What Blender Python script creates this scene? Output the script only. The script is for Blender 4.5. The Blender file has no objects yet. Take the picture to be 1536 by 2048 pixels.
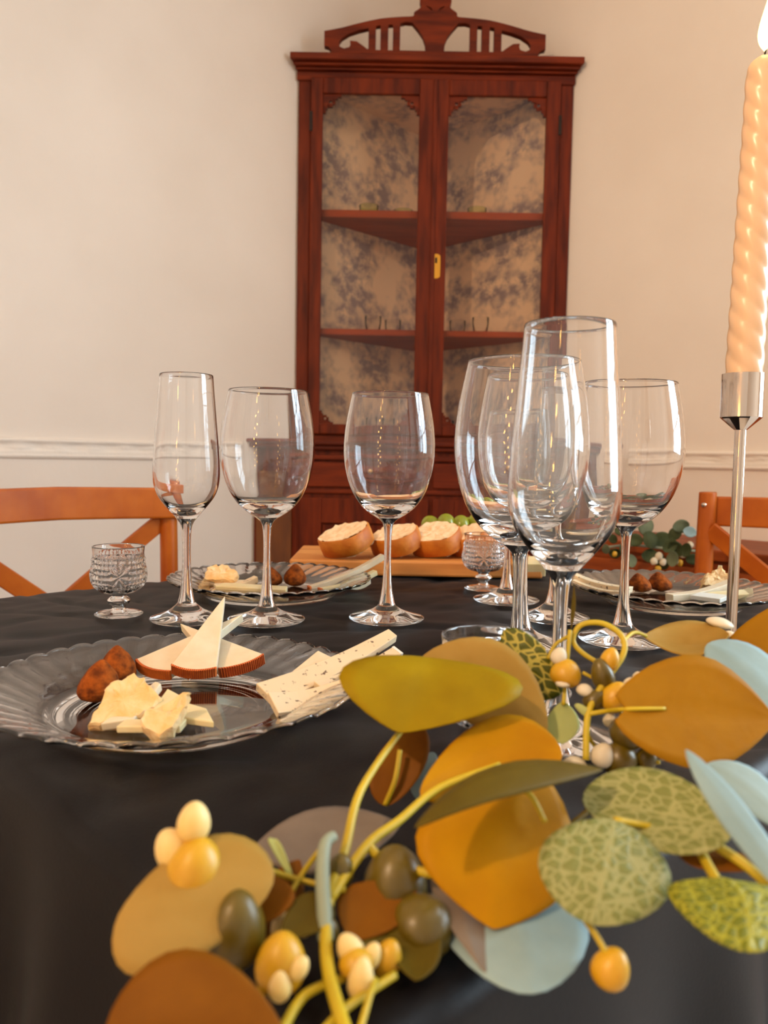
import bpy, bmesh, math, random
from mathutils import Vector, Matrix, noise as mnoise
random.seed(7)
SC = bpy.context.scene
COL = SC.collection
PI = math.pi
R2 = math.sqrt(2)

# ------------------------------------------------------------------ camera
FPX = 1547.0                      # focal length in pixels of the 1536 x 2048 frame
EYE = 0.91; TT = 0.75             # eye height, table top height
PITCH = math.radians(3.92); ROLL = math.radians(1.0)
cam_d = bpy.data.cameras.new('camera'); CAM = bpy.data.objects.new('camera', cam_d); COL.objects.link(CAM)
cam_d.sensor_fit = 'AUTO'; cam_d.sensor_width = 36.0; cam_d.lens = FPX / 2048 * 36
cam_d.clip_start = 0.01
CAM.matrix_world = Matrix.Translation((0, 0, EYE)) @ Matrix.Rotation(PI/2 - PITCH, 4, 'X') @ Matrix.Rotation(ROLL, 4, 'Z')
cam_d.dof.use_dof = True; cam_d.dof.focus_distance = 0.64; cam_d.dof.aperture_fstop = 10.5
SC.camera = CAM

# ------------------------------------------------------------------ world, lights, exposure
w = bpy.data.worlds.new('world'); SC.world = w; w.use_nodes = True
w.node_tree.nodes['Background'].inputs[0].default_value = (0.75, 0.85, 1.0, 1)
w.node_tree.nodes['Background'].inputs[1].default_value = 0.4
SC.view_settings.view_transform = 'Standard'; SC.view_settings.look = 'None'
SC.view_settings.gamma = 1.0; SC.view_settings.use_curve_mapping = False
SC.view_settings.exposure = 0.37
SC.cycles.use_denoising = True
SC.cycles.max_bounces = 18; SC.cycles.transmission_bounces = 16; SC.cycles.transparent_max_bounces = 16
SC.cycles.diffuse_bounces = 5; SC.cycles.glossy_bounces = 8
SC.cycles.sample_clamp_indirect = 6.0

def area(name, loc, target, sx, sy, power, col):
    l = bpy.data.lights.new(name, 'AREA'); l.shape = 'RECTANGLE'; l.size = sx; l.size_y = sy
    l.energy = power; l.color = col
    o = bpy.data.objects.new(name, l); COL.objects.link(o); o.location = loc
    o.rotation_euler = (Vector(target) - Vector(loc)).to_track_quat('-Z', 'Y').to_euler()
    return o
def uv(u, v, z=0.0): return Vector((-(u + v)/R2, (u - v)/R2, z))
CX, CY = .128, 2.3               # middle of the corner cabinet's front
WU, WV = (2.705 - CX)/R2, (-2.705 - CX)/R2             # the two far walls of the room, in its own axes
# daylight outside the window in the right-hand wall
area('window_daylight', uv(-0.95, WV - 0.14, 1.5), uv(-0.95, 0, 1.2), 1.25, 1.5, 106, (0.68, 0.87, 1.0))

# ------------------------------------------------------------------ helpers: picture point -> place in the room
CM = CAM.matrix_world.copy()
def ray(px, py):
    return CM.to_3x3() @ Vector(((px - 768)/FPX, -(py - 1024)/FPX, -1.0))
def W(px, py, d): return CM.translation + ray(px, py) * d           # at camera depth d
def WY(px, py, y):                                                  # on the upright plane at distance y
    r = ray(px, py); return CM.translation + r*(y/r.y)
def T(px, py, z=0.0):                                               # on the plane z above the table top
    r = ray(px, py); return CM.translation + r * ((TT + z - EYE) / r.z)
U0, U1, V0, V1 = 0.14, 0.905, -1.05, -0.136                          # table top rectangle
def WL(p):                                                          # like W but never sunk into the table
    px, py, d = p; q = W(px, py, d)
    u, v = (-q.x + q.y)/R2, (-q.x - q.y)/R2
    if q.z < TT + 0.005 and u > U0 - .02 and v < V1 + .02:
        r = ray(px, py); d2 = (TT + 0.005 - EYE)/r.z
        if d2 < d: q = CM.translation + r*d2
    return q

def lin(c):
    return tuple(((x/255)/12.92 if x/255 <= .04045 else ((x/255 + .055)/1.055)**2.4) for x in c) + (1.0,)

# ------------------------------------------------------------------ materials
def nd(nt, t, **k):
    n = nt.nodes.new(t)
    for a, b in k.items(): setattr(n, a, b)
    return n
def mat(name, col, rough=.5, metal=0., col2=None, scale=8., stretch=(1, 1, 1), lo=.35, hi=.65, detail=5., bump=None,
        spec=.5, sss=0., translucent=0., sheen=0., trans=0., ior=1.5, coat=0., emit=None, coords='Object', tcol=None):
    m = bpy.data.materials.new(name); m.use_nodes = True; nt = m.node_tree
    b = nt.nodes['Principled BSDF']; out = nt.nodes['Material Output']
    b.inputs['Base Color'].default_value = lin(col); b.inputs['Roughness'].default_value = rough
    b.inputs['Metallic'].default_value = metal; b.inputs['Specular IOR Level'].default_value = spec
    b.inputs['IOR'].default_value = ior
    if sss:
        b.inputs['Subsurface Weight'].default_value = sss; b.inputs['Subsurface Radius'].default_value = (1, .6, .3)
        b.inputs['Subsurface Scale'].default_value = .006
    if sheen: b.inputs['Sheen Weight'].default_value = sheen; b.inputs['Sheen Roughness'].default_value = .4
    if trans: b.inputs['Transmission Weight'].default_value = trans
    if coat: b.inputs['Coat Weight'].default_value = coat; b.inputs['Coat Roughness'].default_value = .15
    if emit: b.inputs['Emission Color'].default_value = lin(emit[0]); b.inputs['Emission Strength'].default_value = emit[1]
    tc = nd(nt, 'ShaderNodeTexCoord')
    cs = None
    if col2 is not None:
        mp = nd(nt, 'ShaderNodeMapping'); mp.inputs['Scale'].default_value = stretch
        nt.links.new(tc.outputs[coords], mp.inputs['Vector'])
        n = nd(nt, 'ShaderNodeTexNoise'); n.inputs['Scale'].default_value = scale; n.inputs['Detail'].default_value = detail
        nt.links.new(mp.outputs[0], n.inputs['Vector'])
        r = nd(nt, 'ShaderNodeValToRGB'); r.color_ramp.elements[0].position = lo; r.color_ramp.elements[1].position = hi
        r.color_ramp.elements[0].color = lin(col); r.color_ramp.elements[1].color = lin(col2)
        nt.links.new(n.outputs['Fac'], r.inputs[0]); nt.links.new(r.outputs[0], b.inputs['Base Color']); cs = r.outputs[0]
    if bump:
        bs, st, dist, stre = bump
        mp2 = nd(nt, 'ShaderNodeMapping'); mp2.inputs['Scale'].default_value = stre
        nt.links.new(tc.outputs[coords], mp2.inputs['Vector'])
        n2 = nd(nt, 'ShaderNodeTexNoise'); n2.inputs['Scale'].default_value = bs; n2.inputs['Detail'].default_value = 4
        nt.links.new(mp2.outputs[0], n2.inputs['Vector'])
        bp = nd(nt, 'ShaderNodeBump'); bp.inputs['Strength'].default_value = st; bp.inputs['Distance'].default_value = dist
        nt.links.new(n2.outputs['Fac'], bp.inputs['Height']); nt.links.new(bp.outputs[0], b.inputs['Normal'])
    if translucent:
        t = nd(nt, 'ShaderNodeBsdfTranslucent'); t.inputs[0].default_value = lin(tcol or col)
        if cs is not None and tcol is None: nt.links.new(cs, t.inputs[0])
        mx = nd(nt, 'ShaderNodeMixShader'); mx.inputs[0].default_value = translucent
        nt.links.new(b.outputs[0], mx.inputs[1]); nt.links.new(t.outputs[0], mx.inputs[2]); nt.links.new(mx.outputs[0], out.inputs[0])
    return m

M = {}
M['wall'] = mat('wall_plaster', (232, 220, 208), .8, col2=(226, 213, 200), scale=2.5, bump=(30, .08, .01, (1, 1, 1)), spec=.2)
M['trim'] = mat('trim_plaster', (234, 223, 211), .7, bump=(60, .3, .004, (1, 1, 1)), spec=.3)
M['floor'] = mat('floor_tile', (196, 186, 174), .4, col2=(180, 168, 156), scale=5)
M['ceil'] = mat('ceiling_paint', (236, 226, 214), .85)
M['mahog'] = mat('mahogany', (114, 40, 10), .5, col2=(76, 22, 5), scale=9, stretch=(6, 6, .7), bump=(60, .12, .003, (5, 5, .5)), spec=.18)
M['mahogh'] = mat('mahogany_across', (118, 42, 11), .5, col2=(80, 24, 6), scale=9, stretch=(.7, 6, 6), bump=(60, .12, .003, (.5, 5, 5)), spec=.18)
M['litpanel'] = mat('lit_panel_wood', (122, 68, 16), .5, col2=(92, 46, 10), scale=7, stretch=(3, 3, .8))  # cabinet flank wood; light it reflects is put into the olive tone
M['shelfw'] = mat('shelf_wood', (176, 74, 30), .6, col2=(150, 60, 24), scale=8, stretch=(.8, 5, 5), spec=.15)
M['brass'] = mat('brass', (205, 150, 60), .3, 1.0)
M['chair'] = mat('chair_wood', (188, 98, 22), .42, col2=(166, 78, 12), scale=7, stretch=(2, 2, 2), spec=.3)
M['side'] = mat('sideboard_wood', (156, 74, 26), .45, col2=(118, 50, 14), scale=6, stretch=(.6, 5, 5), spec=.2)
M['board'] = mat('board_wood', (216, 150, 78), .55, col2=(192, 116, 48), scale=6, stretch=(.6, 9, 9))
M['cloth'] = mat('black_tablecloth', (8, 4, 5), .5, bump=(900, .25, .0006, (1, 1, 1)), sheen=.02, spec=.2)
M['tablew'] = mat('table_wood', (140, 90, 50), .5)
M['glass'] = mat('clear_glass', (255, 255, 255), 0.0, trans=1.0, ior=1.5)
M['plate'] = mat('plate_glass', (255, 255, 255), 0.0, trans=1.0, ior=1.58)
M['pglass'] = mat('pressed_glass', (250, 250, 250), 0.02, trans=1.0, ior=1.5)
M['metal'] = mat('polished_metal', (206, 188, 172), .09, 1.0)
M['wax'] = mat('candle_wax', (228, 192, 156), .3, sss=.25, col2=(222, 184, 146), scale=20)
M['wick'] = mat('wick', (40, 30, 25), .9)
M['flame'] = mat('flame', (255, 210, 90), .5, emit=((255, 214, 110), 7))
M['cheese'] = mat('sheep_cheese', (226, 212, 186), .5, sss=.25, col2=(220, 200, 168), scale=60, bump=(300, .15, .001, (1, 1, 1)))
M['pale'] = mat('pale_cheese', (226, 212, 170), .5, sss=.25, col2=(220, 200, 150), scale=60)
M['hard'] = mat('hard_cheese', (240, 210, 160), .6, sss=.2, col2=(236, 186, 118), scale=90, bump=(220, .5, .002, (1, 1, 1)))
M['truf'] = mat('truffle_cheese', (222, 200, 166), .5, sss=.2, col2=(96, 74, 58), scale=230, lo=.62, hi=.70, stretch=(1, 1, 1), detail=2)
M['white_rind'] = mat('white_rind', (220, 218, 208), .7, bump=(200, .3, .001, (1, 1, 1)))
M['rind'] = mat('brown_rind', (232, 122, 40), .6, col2=(206, 100, 30), scale=200)
M['rind2'] = mat('brown_rind_groove', (150, 58, 14), .6)
M['cocoa'] = mat('cocoa_dust', (164, 84, 26), .9, col2=(96, 46, 18), scale=160, bump=(250, .7, .002, (1, 1, 1)), spec=.15)
M['crumb'] = mat('bread_crumb', (250, 224, 188), .85, col2=(236, 196, 150), scale=120, bump=(120, .8, .004, (1, 1, 1)), spec=.15)
M['crust'] = mat('bread_crust', (206, 126, 34), .6, col2=(178, 92, 16), scale=40, bump=(80, .4, .003, (1, 1, 1)))
M['grape'] = mat('green_grape', (150, 160, 44), .25, sss=.3, col2=(126, 132, 28), scale=40)
M['grapestem'] = mat('grape_stem', (110, 100, 40), .7)
M['stem'] = mat('garland_stem', (196, 170, 22), .5, col2=(170, 144, 14), scale=30)
M['stemgrey'] = mat('garland_twig', (140, 150, 130), .6)
def leafmat(n, c, c2, tl=.35, rough=.55): return mat(n, c, rough, col2=c2, scale=28, translucent=tl, bump=(160, .15, .002, (1, 1, 1)), spec=.15)
M['lf_ochre'] = leafmat('leaf_ochre', (180, 128, 14), (166, 114, 10))
M['lf_orange'] = leafmat('leaf_orange', (208, 150, 1), (188, 130, 1))
M['lf_olive'] = leafmat('leaf_olive', (176, 146, 4), (156, 126, 2))
M['lf_tan'] = leafmat('leaf_tan', (196, 160, 84), (180, 142, 62))
M['lf_dark'] = leafmat('leaf_dark', (96, 80, 14), (80, 64, 10), .15)
M['lf_brown'] = leafmat('leaf_brown', (140, 86, 10), (118, 68, 6), .25)
M['lf_blue'] = leafmat('leaf_bluegrey', (160, 186, 190), (142, 168, 172), .2)
M['lf_grey'] = leafmat('leaf_greymauve', (142, 128, 114), (122, 108, 96), .2)
M['lf_pale'] = leafmat('leaf_pale', (206, 212, 140), (196, 200, 124), .4)
M['lf_far2'] = leafmat('leaf_far_pale', (122, 130, 100), (100, 110, 84), .2)
M['lf_far'] = leafmat('leaf_far', (84, 92, 58), (62, 72, 44), .2)
M['berry'] = mat('bud_yellow', (208, 164, 28), .4, sss=.2, col2=(190, 140, 16), scale=40)
M['berrypale'] = mat('bud_pale', (232, 206, 150), .5, sss=.2, col2=(226, 192, 110), scale=40)
M['berrydark'] = mat('bud_olive', (104, 86, 10), .35, col2=(82, 66, 6), scale=40)
M['petal'] = mat('petal_white', (238, 226, 200), .5, translucent=.25)

def veined(name, c, vein, sc, width):
    m = bpy.data.materials.new(name); m.use_nodes = True; nt = m.node_tree; b = nt.nodes['Principled BSDF']
    b.inputs['Roughness'].default_value = .5
    tc = nd(nt, 'ShaderNodeTexCoord'); v = nd(nt, 'ShaderNodeTexVoronoi', feature='DISTANCE_TO_EDGE')
    v.inputs['Scale'].default_value = sc; nt.links.new(tc.outputs['UV'], v.inputs['Vector'])
    r = nd(nt, 'ShaderNodeValToRGB'); r.color_ramp.elements[0].position = width; r.color_ramp.elements[1].position = width*2
    r.color_ramp.elements[0].color = lin(vein); r.color_ramp.elements[1].color = lin(c)
    nt.links.new(v.outputs['Distance'], r.inputs[0])
    sx = nd(nt, 'ShaderNodeSeparateXYZ'); nt.links.new(tc.outputs['UV'], sx.inputs[0])       # midrib
    a = nd(nt, 'ShaderNodeMath', operation='SUBTRACT'); a.inputs[1].default_value = .5; nt.links.new(sx.outputs[0], a.inputs[0])
    a2 = nd(nt, 'ShaderNodeMath', operation='ABSOLUTE'); nt.links.new(a.outputs[0], a2.inputs[0])
    l = nd(nt, 'ShaderNodeMath', operation='LESS_THAN'); l.inputs[1].default_value = .018; nt.links.new(a2.outputs[0], l.inputs[0])
    mx = nd(nt, 'ShaderNodeMix', data_type='RGBA'); nt.links.new(l.outputs[0], mx.inputs[0])
    nt.links.new(r.outputs[0], mx.inputs[6]); mx.inputs[7].default_value = lin(vein)
    nt.links.new(mx.outputs[2], b.inputs['Base Color'])
    bp = nd(nt, 'ShaderNodeBump'); bp.inputs['Strength'].default_value = .5; bp.inputs['Distance'].default_value = .002
    nt.links.new(v.outputs['Distance'], bp.inputs['Height']); nt.links.new(bp.outputs[0], b.inputs['Normal'])
    t = nd(nt, 'ShaderNodeBsdfTranslucent'); nt.links.new(mx.outputs[2], t.inputs[0])
    ms = nd(nt, 'ShaderNodeMixShader'); ms.inputs[0].default_value = .3
    nt.links.new(b.outputs[0], ms.inputs[1]); nt.links.new(t.outputs[0], ms.inputs[2])
    nt.links.new(ms.outputs[0], nt.nodes['Material Output'].inputs[0])
    return m
M['lf_net'] = veined('leaf_netted', (92, 96, 6), (206, 190, 84), 7, .05)
M['lf_vein'] = veined('leaf_veined', (136, 142, 74), (172, 172, 112), 11, .06)
M['lf_vein2'] = veined('leaf_veined_green', (122, 128, 12), (176, 172, 40), 12, .05)

def thin_pane(name, ior, tint):
    m = bpy.data.materials.new(name); m.use_nodes = True; nt = m.node_tree; nt.nodes.remove(nt.nodes['Principled BSDF'])
    tr = nd(nt, 'ShaderNodeBsdfTransparent'); tr.inputs[0].default_value = tint
    gl = nd(nt, 'ShaderNodeBsdfGlossy'); gl.inputs['Roughness'].default_value = .01
    fr = nd(nt, 'ShaderNodeFresnel'); fr.inputs[0].default_value = ior
    mx = nd(nt, 'ShaderNodeMixShader'); nt.links.new(fr.outputs[0], mx.inputs[0]); nt.links.new(tr.outputs[0], mx.inputs[1])
    nt.links.new(gl.outputs[0], mx.inputs[2]); nt.links.new(mx.outputs[0], nt.nodes['Material Output'].inputs[0]); return m
M['pane'] = thin_pane('pane_glass', 1.28, (.95, .95, .94, 1)); M['thin'] = thin_pane('thin_cup_glass', 1.16, (.98, .98, .98, 1)); M['gthin'] = thin_pane('thin_green_cup_glass', 1.16, (.9, .95, .76, 1))

def toile():
    m = bpy.data.materials.new('toile_paper'); m.use_nodes = True; nt = m.node_tree; b = nt.nodes['Principled BSDF']
    b.inputs['Roughness'].default_value = .8; b.inputs['Specular IOR Level'].default_value = .2
    tc = nd(nt, 'ShaderNodeTexCoord')
    def ns(scale, detail, off):
        mp = nd(nt, 'ShaderNodeMapping'); mp.inputs['Location'].default_value = off; nt.links.new(tc.outputs['UV'], mp.inputs[0])
        n = nd(nt, 'ShaderNodeTexNoise'); n.inputs['Scale'].default_value = scale; n.inputs['Detail'].default_value = detail
        n.inputs['Roughness'].default_value = .65; nt.links.new(mp.outputs[0], n.inputs['Vector']); return n.outputs['Fac']
    def ramp(f, lo, hi):
        r = nd(nt, 'ShaderNodeMapRange'); r.inputs[1].default_value = lo; r.inputs[2].default_value = hi; nt.links.new(f, r.inputs[0]); return r.outputs[0]
    big = ramp(ns(7.0, 3, (0, 0, 0)), .40, .56); fine = ramp(ns(26, 5, (3, 1, 0)), .34, .56)
    mu = nd(nt, 'ShaderNodeMath', operation='MULTIPLY'); nt.links.new(big, mu.inputs[0]); nt.links.new(fine, mu.inputs[1])
    r = nd(nt, 'ShaderNodeValToRGB'); r.color_ramp.elements[0].position = .02; r.color_ramp.elements[1].position = .95
    r.color_ramp.elements[0].color = lin((252, 214, 176)); r.color_ramp.elements[1].color = lin((160, 138, 136))
    nt.links.new(mu.outputs[0], r.inputs[0]); nt.links.new(r.outputs[0], b.inputs['Base Color']); return m
M['toile'] = toile()

# ------------------------------------------------------------------ object helpers
def link(name, me, m=None, parent=None):
    o = bpy.data.objects.new(name, me); COL.objects.link(o)
    if m is not None and hasattr(me, 'materials') and not me.materials: me.materials.append(m)
    if parent is not None: o.parent = parent
    return o
def tag(o, label, cat, group=None, kind=None):
    o['label'] = label; o['category'] = cat
    if group: o['group'] = group
    if kind: o['kind'] = kind
    return o
def thing(name, loc, label, cat, group=None, rz=0.):
    o = bpy.data.objects.new(name, None); COL.objects.link(o); o.location = loc; o.rotation_euler = (0, 0, rz)
    o.empty_display_size = .05
    return tag(o, label, cat, group)
def struct(name, bm, m, parent=None):
    o = fin(name, bm, m, parent)
    if parent is None: o['kind'] = 'structure'
    return o
def fin(name, bm, m, parent=None, smooth=False, bevel=0., loc=None):
    bmesh.ops.recalc_face_normals(bm, faces=bm.faces[:])
    me = bpy.data.meshes.new(name); bm.to_mesh(me); bm.free()
    if smooth:
        for p in me.polygons: p.use_smooth = True
    o = link(name, me, m, parent)
    if bevel:
        md = o.modifiers.new('bevel', 'BEVEL'); md.width = bevel; md.segments = 2; md.limit_method = 'ANGLE'
    if loc is not None: o.location = loc
    return o
def box(bm, x0, x1, y0, y1, z0, z1, mt=None):
    vs = [bm.verts.new(p) for p in ((x0,y0,z0),(x1,y0,z0),(x1,y1,z0),(x0,y1,z0),(x0,y0,z1),(x1,y0,z1),(x1,y1,z1),(x0,y1,z1))]
    if mt is not None:
        for v in vs: v.co = mt @ v.co
    for f in ((0,3,2,1),(4,5,6,7),(0,1,5,4),(1,2,6,5),(2,3,7,6),(3,0,4,7)): bm.faces.new([vs[i] for i in f])
def boxes(*bs, mt=None):
    bm = bmesh.new()
    for b in bs: box(bm, *b, mt=mt)
    return bm
def prism(bm, pts, z0, z1):
    a = [bm.verts.new((p[0], p[1], z0)) for p in pts]; b = [bm.verts.new((p[0], p[1], z1)) for p in pts]; n = len(pts)
    bm.faces.new(a[::-1]); bm.faces.new(b)
    for i in range(n): bm.faces.new((a[i], a[(i+1) % n], b[(i+1) % n], b[i]))
def slab(pts, thick):
    """solid plate from a 3-D polygon: upper outline pts, thickness away from the side that faces up/camera"""
    bm = bmesh.new(); n = Vector((0, 0, 0)); k = len(pts)
    for i in range(k):
        a, b = pts[i], pts[(i+1) % k]; n += (a - pts[0]).cross(b - pts[0])
    n.normalize()
    if n.z < 0: n = -n
    t = [bm.verts.new(p) for p in pts]; l = [bm.verts.new(p - n*thick) for p in pts]
    bm.faces.new(t); bm.faces.new(l[::-1])
    for i in range(k): bm.faces.new((t[i], l[i], l[(i+1) % k], t[(i+1) % k]))
    return bm
def catmull(pts, n=6):
    out = []
    P = [pts[0]] + list(pts) + [pts[-1]]
    for i in range(1, len(P) - 2):
        p0, p1, p2, p3 = (Vector(q) for q in P[i-1:i+3])
        for k in range(n):
            t = k/n
            out.append(.5*((2*p1) + (-p0 + p2)*t + (2*p0 - 5*p1 + 4*p2 - p3)*t*t + (-p0 + 3*p1 - 3*p2 + p3)*t**3))
    out.append(Vector(pts[-1])); return out
def lathe(prof, seg=64, disp=None):
    """prof: list of (r, z); open profile -> surface of revolution"""
    bm = bmesh.new(); rings = []
    for j, (r, z) in enumerate(prof):
        if r < 1e-6: rings.append([bm.verts.new((0, 0, z))])
        else:
            ring = []
            for i in range(seg):
                a = 2*PI*i/seg; rr, zz = (r, z) if disp is None else disp(j, a, r, z)
                ring.append(bm.verts.new((rr*math.cos(a), rr*math.sin(a), zz)))
            rings.append(ring)
    for a, b in zip(rings, rings[1:]):
        if len(a) == 1 and len(b) == 1: continue
        for i in range(seg):
            k = (i+1) % seg
            if len(a) == 1: bm.faces.new((a[0], b[k], b[i]))
            elif len(b) == 1: bm.faces.new((a[i], a[k], b[0]))
            else: bm.faces.new((a[i], a[k], b[k], b[i]))
    return bm
def me_from(bm, name, m, smooth=True):
    bmesh.ops.recalc_face_normals(bm, faces=bm.faces[:])
    me = bpy.data.meshes.new(name); bm.to_mesh(me); bm.free(); me.materials.append(m)
    if smooth:
        for p in me.polygons: p.use_smooth = True
    return me
def tube(pts, r0, r1=None, seg=8, smoothn=5):
    r1 = r0 if r1 is None else r1
    P = catmull(pts, smoothn) if len(pts) > 2 else [Vector(p) for p in pts]
    bm = bmesh.new(); rings = []; prev = None
    for i, p in enumerate(P):
        t = (P[min(i+1, len(P)-1)] - P[max(i-1, 0)]).normalized()
        if prev is None: prev = t.orthogonal().normalized()
        n = (prev - t*prev.dot(t)).normalized(); prev = n; b = t.cross(n); r = r0 + (r1 - r0)*i/(len(P)-1)
        rings.append([bm.verts.new(p + (n*math.cos(2*PI*k/seg) + b*math.sin(2*PI*k/seg))*r) for k in range(seg)])
    for a, c in zip(rings, rings[1:]):
        for k in range(seg): bm.faces.new((a[k], a[(k+1) % seg], c[(k+1) % seg], c[k]))
    bm.faces.new(rings[0][::-1]); bm.faces.new(rings[-1]); return bm
def sweep_bar(pts, ups, hw, ht):
    """rectangular bar swept along pts; ups = direction of its height"""
    bm = bmesh.new(); rings = []
    for i, p in enumerate(pts):
        t = (pts[min(i+1, len(pts)-1)] - pts[max(i-1, 0)]).normalized(); s = t.cross(ups).normalized(); u = s.cross(t).normalized()
        rings.append([bm.verts.new(p + s*a*hw + u*b*ht) for a, b in ((-1,-1),(1,-1),(1,1),(-1,1))])
    for a, c in zip(rings, rings[1:]):
        for k in range(4): bm.faces.new((a[k], a[(k+1) % 4], c[(k+1) % 4], c[k]))
    bm.faces.new(rings[0][::-1]); bm.faces.new(rings[-1]); return bm
def blob(rx, ry, rz, amp=.0, freq=60., seed=0, sub=3, fn=None):
    bm = bmesh.new(); bmesh.ops.create_icosphere(bm, subdivisions=sub, radius=1)
    for v in bm.verts:
        c = v.co.copy(); q = Vector((c.x*rx, c.y*ry, c.z*rz))
        if fn: q = fn(c, q)
        if amp: q += c*amp*mnoise.fractal(q*freq + Vector((seed*3.1, seed*1.7, 0)), 1.0, 2.0, 3)
        v.co = q
    return bm
def copy_tree(o, parent=None):
    c = o.copy(); COL.objects.link(c)
    if parent is not None: c.parent = parent
    for ch in list(o.children): copy_tree(ch, c)
    return c

# ------------------------------------------------------------------ the room
RU, RV, CH = -2.35, 1.7, 2.75
# walls in room axes: matrix taking (u, v, z) to world
UV = Matrix(((-1/R2, -1/R2, 0, 0), (1/R2, -1/R2, 0, 0), (0, 0, 1, 0), (0, 0, 0, 1)))
struct('floor', boxes((RU-.2, WU+.2, WV-.2, RV+.2, -.1, 0), mt=UV), M['floor'])
struct('ceiling', boxes((RU-.2, WU+.2, WV-.2, RV+.2, CH, CH+.1), mt=UV), M['ceil'])
struct('wall_left', boxes((WU, WU+.1, WV-.1, RV, 0, CH), mt=UV), M['wall'])
wa, wb, wz0, wz1 = -1.55, -.35, .8, 2.25        # window opening in the right-hand wall
struct('wall_right', boxes((wb, WU, WV-.1, WV, 0, CH), (RU, wa, WV-.1, WV, 0, CH), (wa, wb, WV-.1, WV, 0, wz0), (wa, wb, WV-.1, WV, wz1, CH), mt=UV), M['wall'])
struct('wall_back', boxes((RU, WU, RV, RV+.1, 0, CH), mt=UV), M['wall'])
struct('wall_rear', boxes((RU-.1, RU, WV, RV, 0, CH), mt=UV), M['wall'])
M['white'] = mat('window_paint', (225, 222, 216), .5)
def window(name, mk, a, b):
    f = boxes(*[mk(*q) for q in ((a, a+.05, wz0, wz1), (b-.05, b, wz0, wz1), (a, b, wz0, wz0+.05), (a, b, wz1-.05, wz1),
              ((a+b)/2-.03, (a+b)/2+.03, wz0, wz1), (a, b, 1.72, 1.76), (a, b, 1.26, 1.29))], mt=UV)
    struct(name, f, M['white'])
window('window_1', lambda a, b, z0, z1: (a, b, WV-.08, WV-.04, z0, z1), wa, wb)
# dado rail with a moulded plaster frieze, one length on each far wall
def dado(name, axis, a, b):
    bm = bmesh.new(); n = int((b - a)/.012); rows = 15
    prof = [0.0, .006, .010, .010, .007, .009, .0, .0, .0, .0, .0, .009, .012, .011, .0]
    grid = []
    for i in range(n+1):
        s = a + (b - a)*i/n; col = []
        for j in range(rows):
            z = .895 + .05*j/(rows-1); dpt = prof[j]
            if 6 <= j <= 10:
                dpt = .004 + .006*max(0, mnoise.noise(Vector((s*38, j*.9, 3.3)))) + .003*math.sin(s*75)
            q = (WU - dpt, s, z) if axis == 'v' else (s, WV + dpt, z)
            if j in (0, rows-1): q = (WU + .001, s, z) if axis == 'v' else (s, WV - .001, z)
            col.append(bm.verts.new(UV @ Vector(q)))
        grid.append(col)
    for c1, c2 in zip(grid, grid[1:]):
        for j in range(rows-1): bm.faces.new((c1[j], c1[j+1], c2[j+1], c2[j]))
    o = struct(name, bm, M['trim'])
    for p in o.data.polygons: p.use_smooth = True
dado('trim_1', 'v', WV + .78, RV)
dado('trim_2', 'u', wb + .02, WU - .78)
struct('baseboard_left', boxes((WU-.015, WU, WV+.78, RV, 0, .1), mt=UV), M['trim'])
struct('baseboard_right', boxes((RU, WU-.78, WV, WV+.015, 0, .1), mt=UV), M['trim'])

# ------------------------------------------------------------------ corner cabinet
cab = thing('corner_cabinet', (CX, CY, 0), 'tall dark mahogany corner cabinet with two glazed doors and a carved crest', 'cabinet')
s1 = CY/FPX
s1 = (WY(1139, 480, CY).x - WY(596, 480, CY).x)/543
def cx(px): return (px - 867)*s1
def cz(py): return WY(867, py, CY).z
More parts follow.
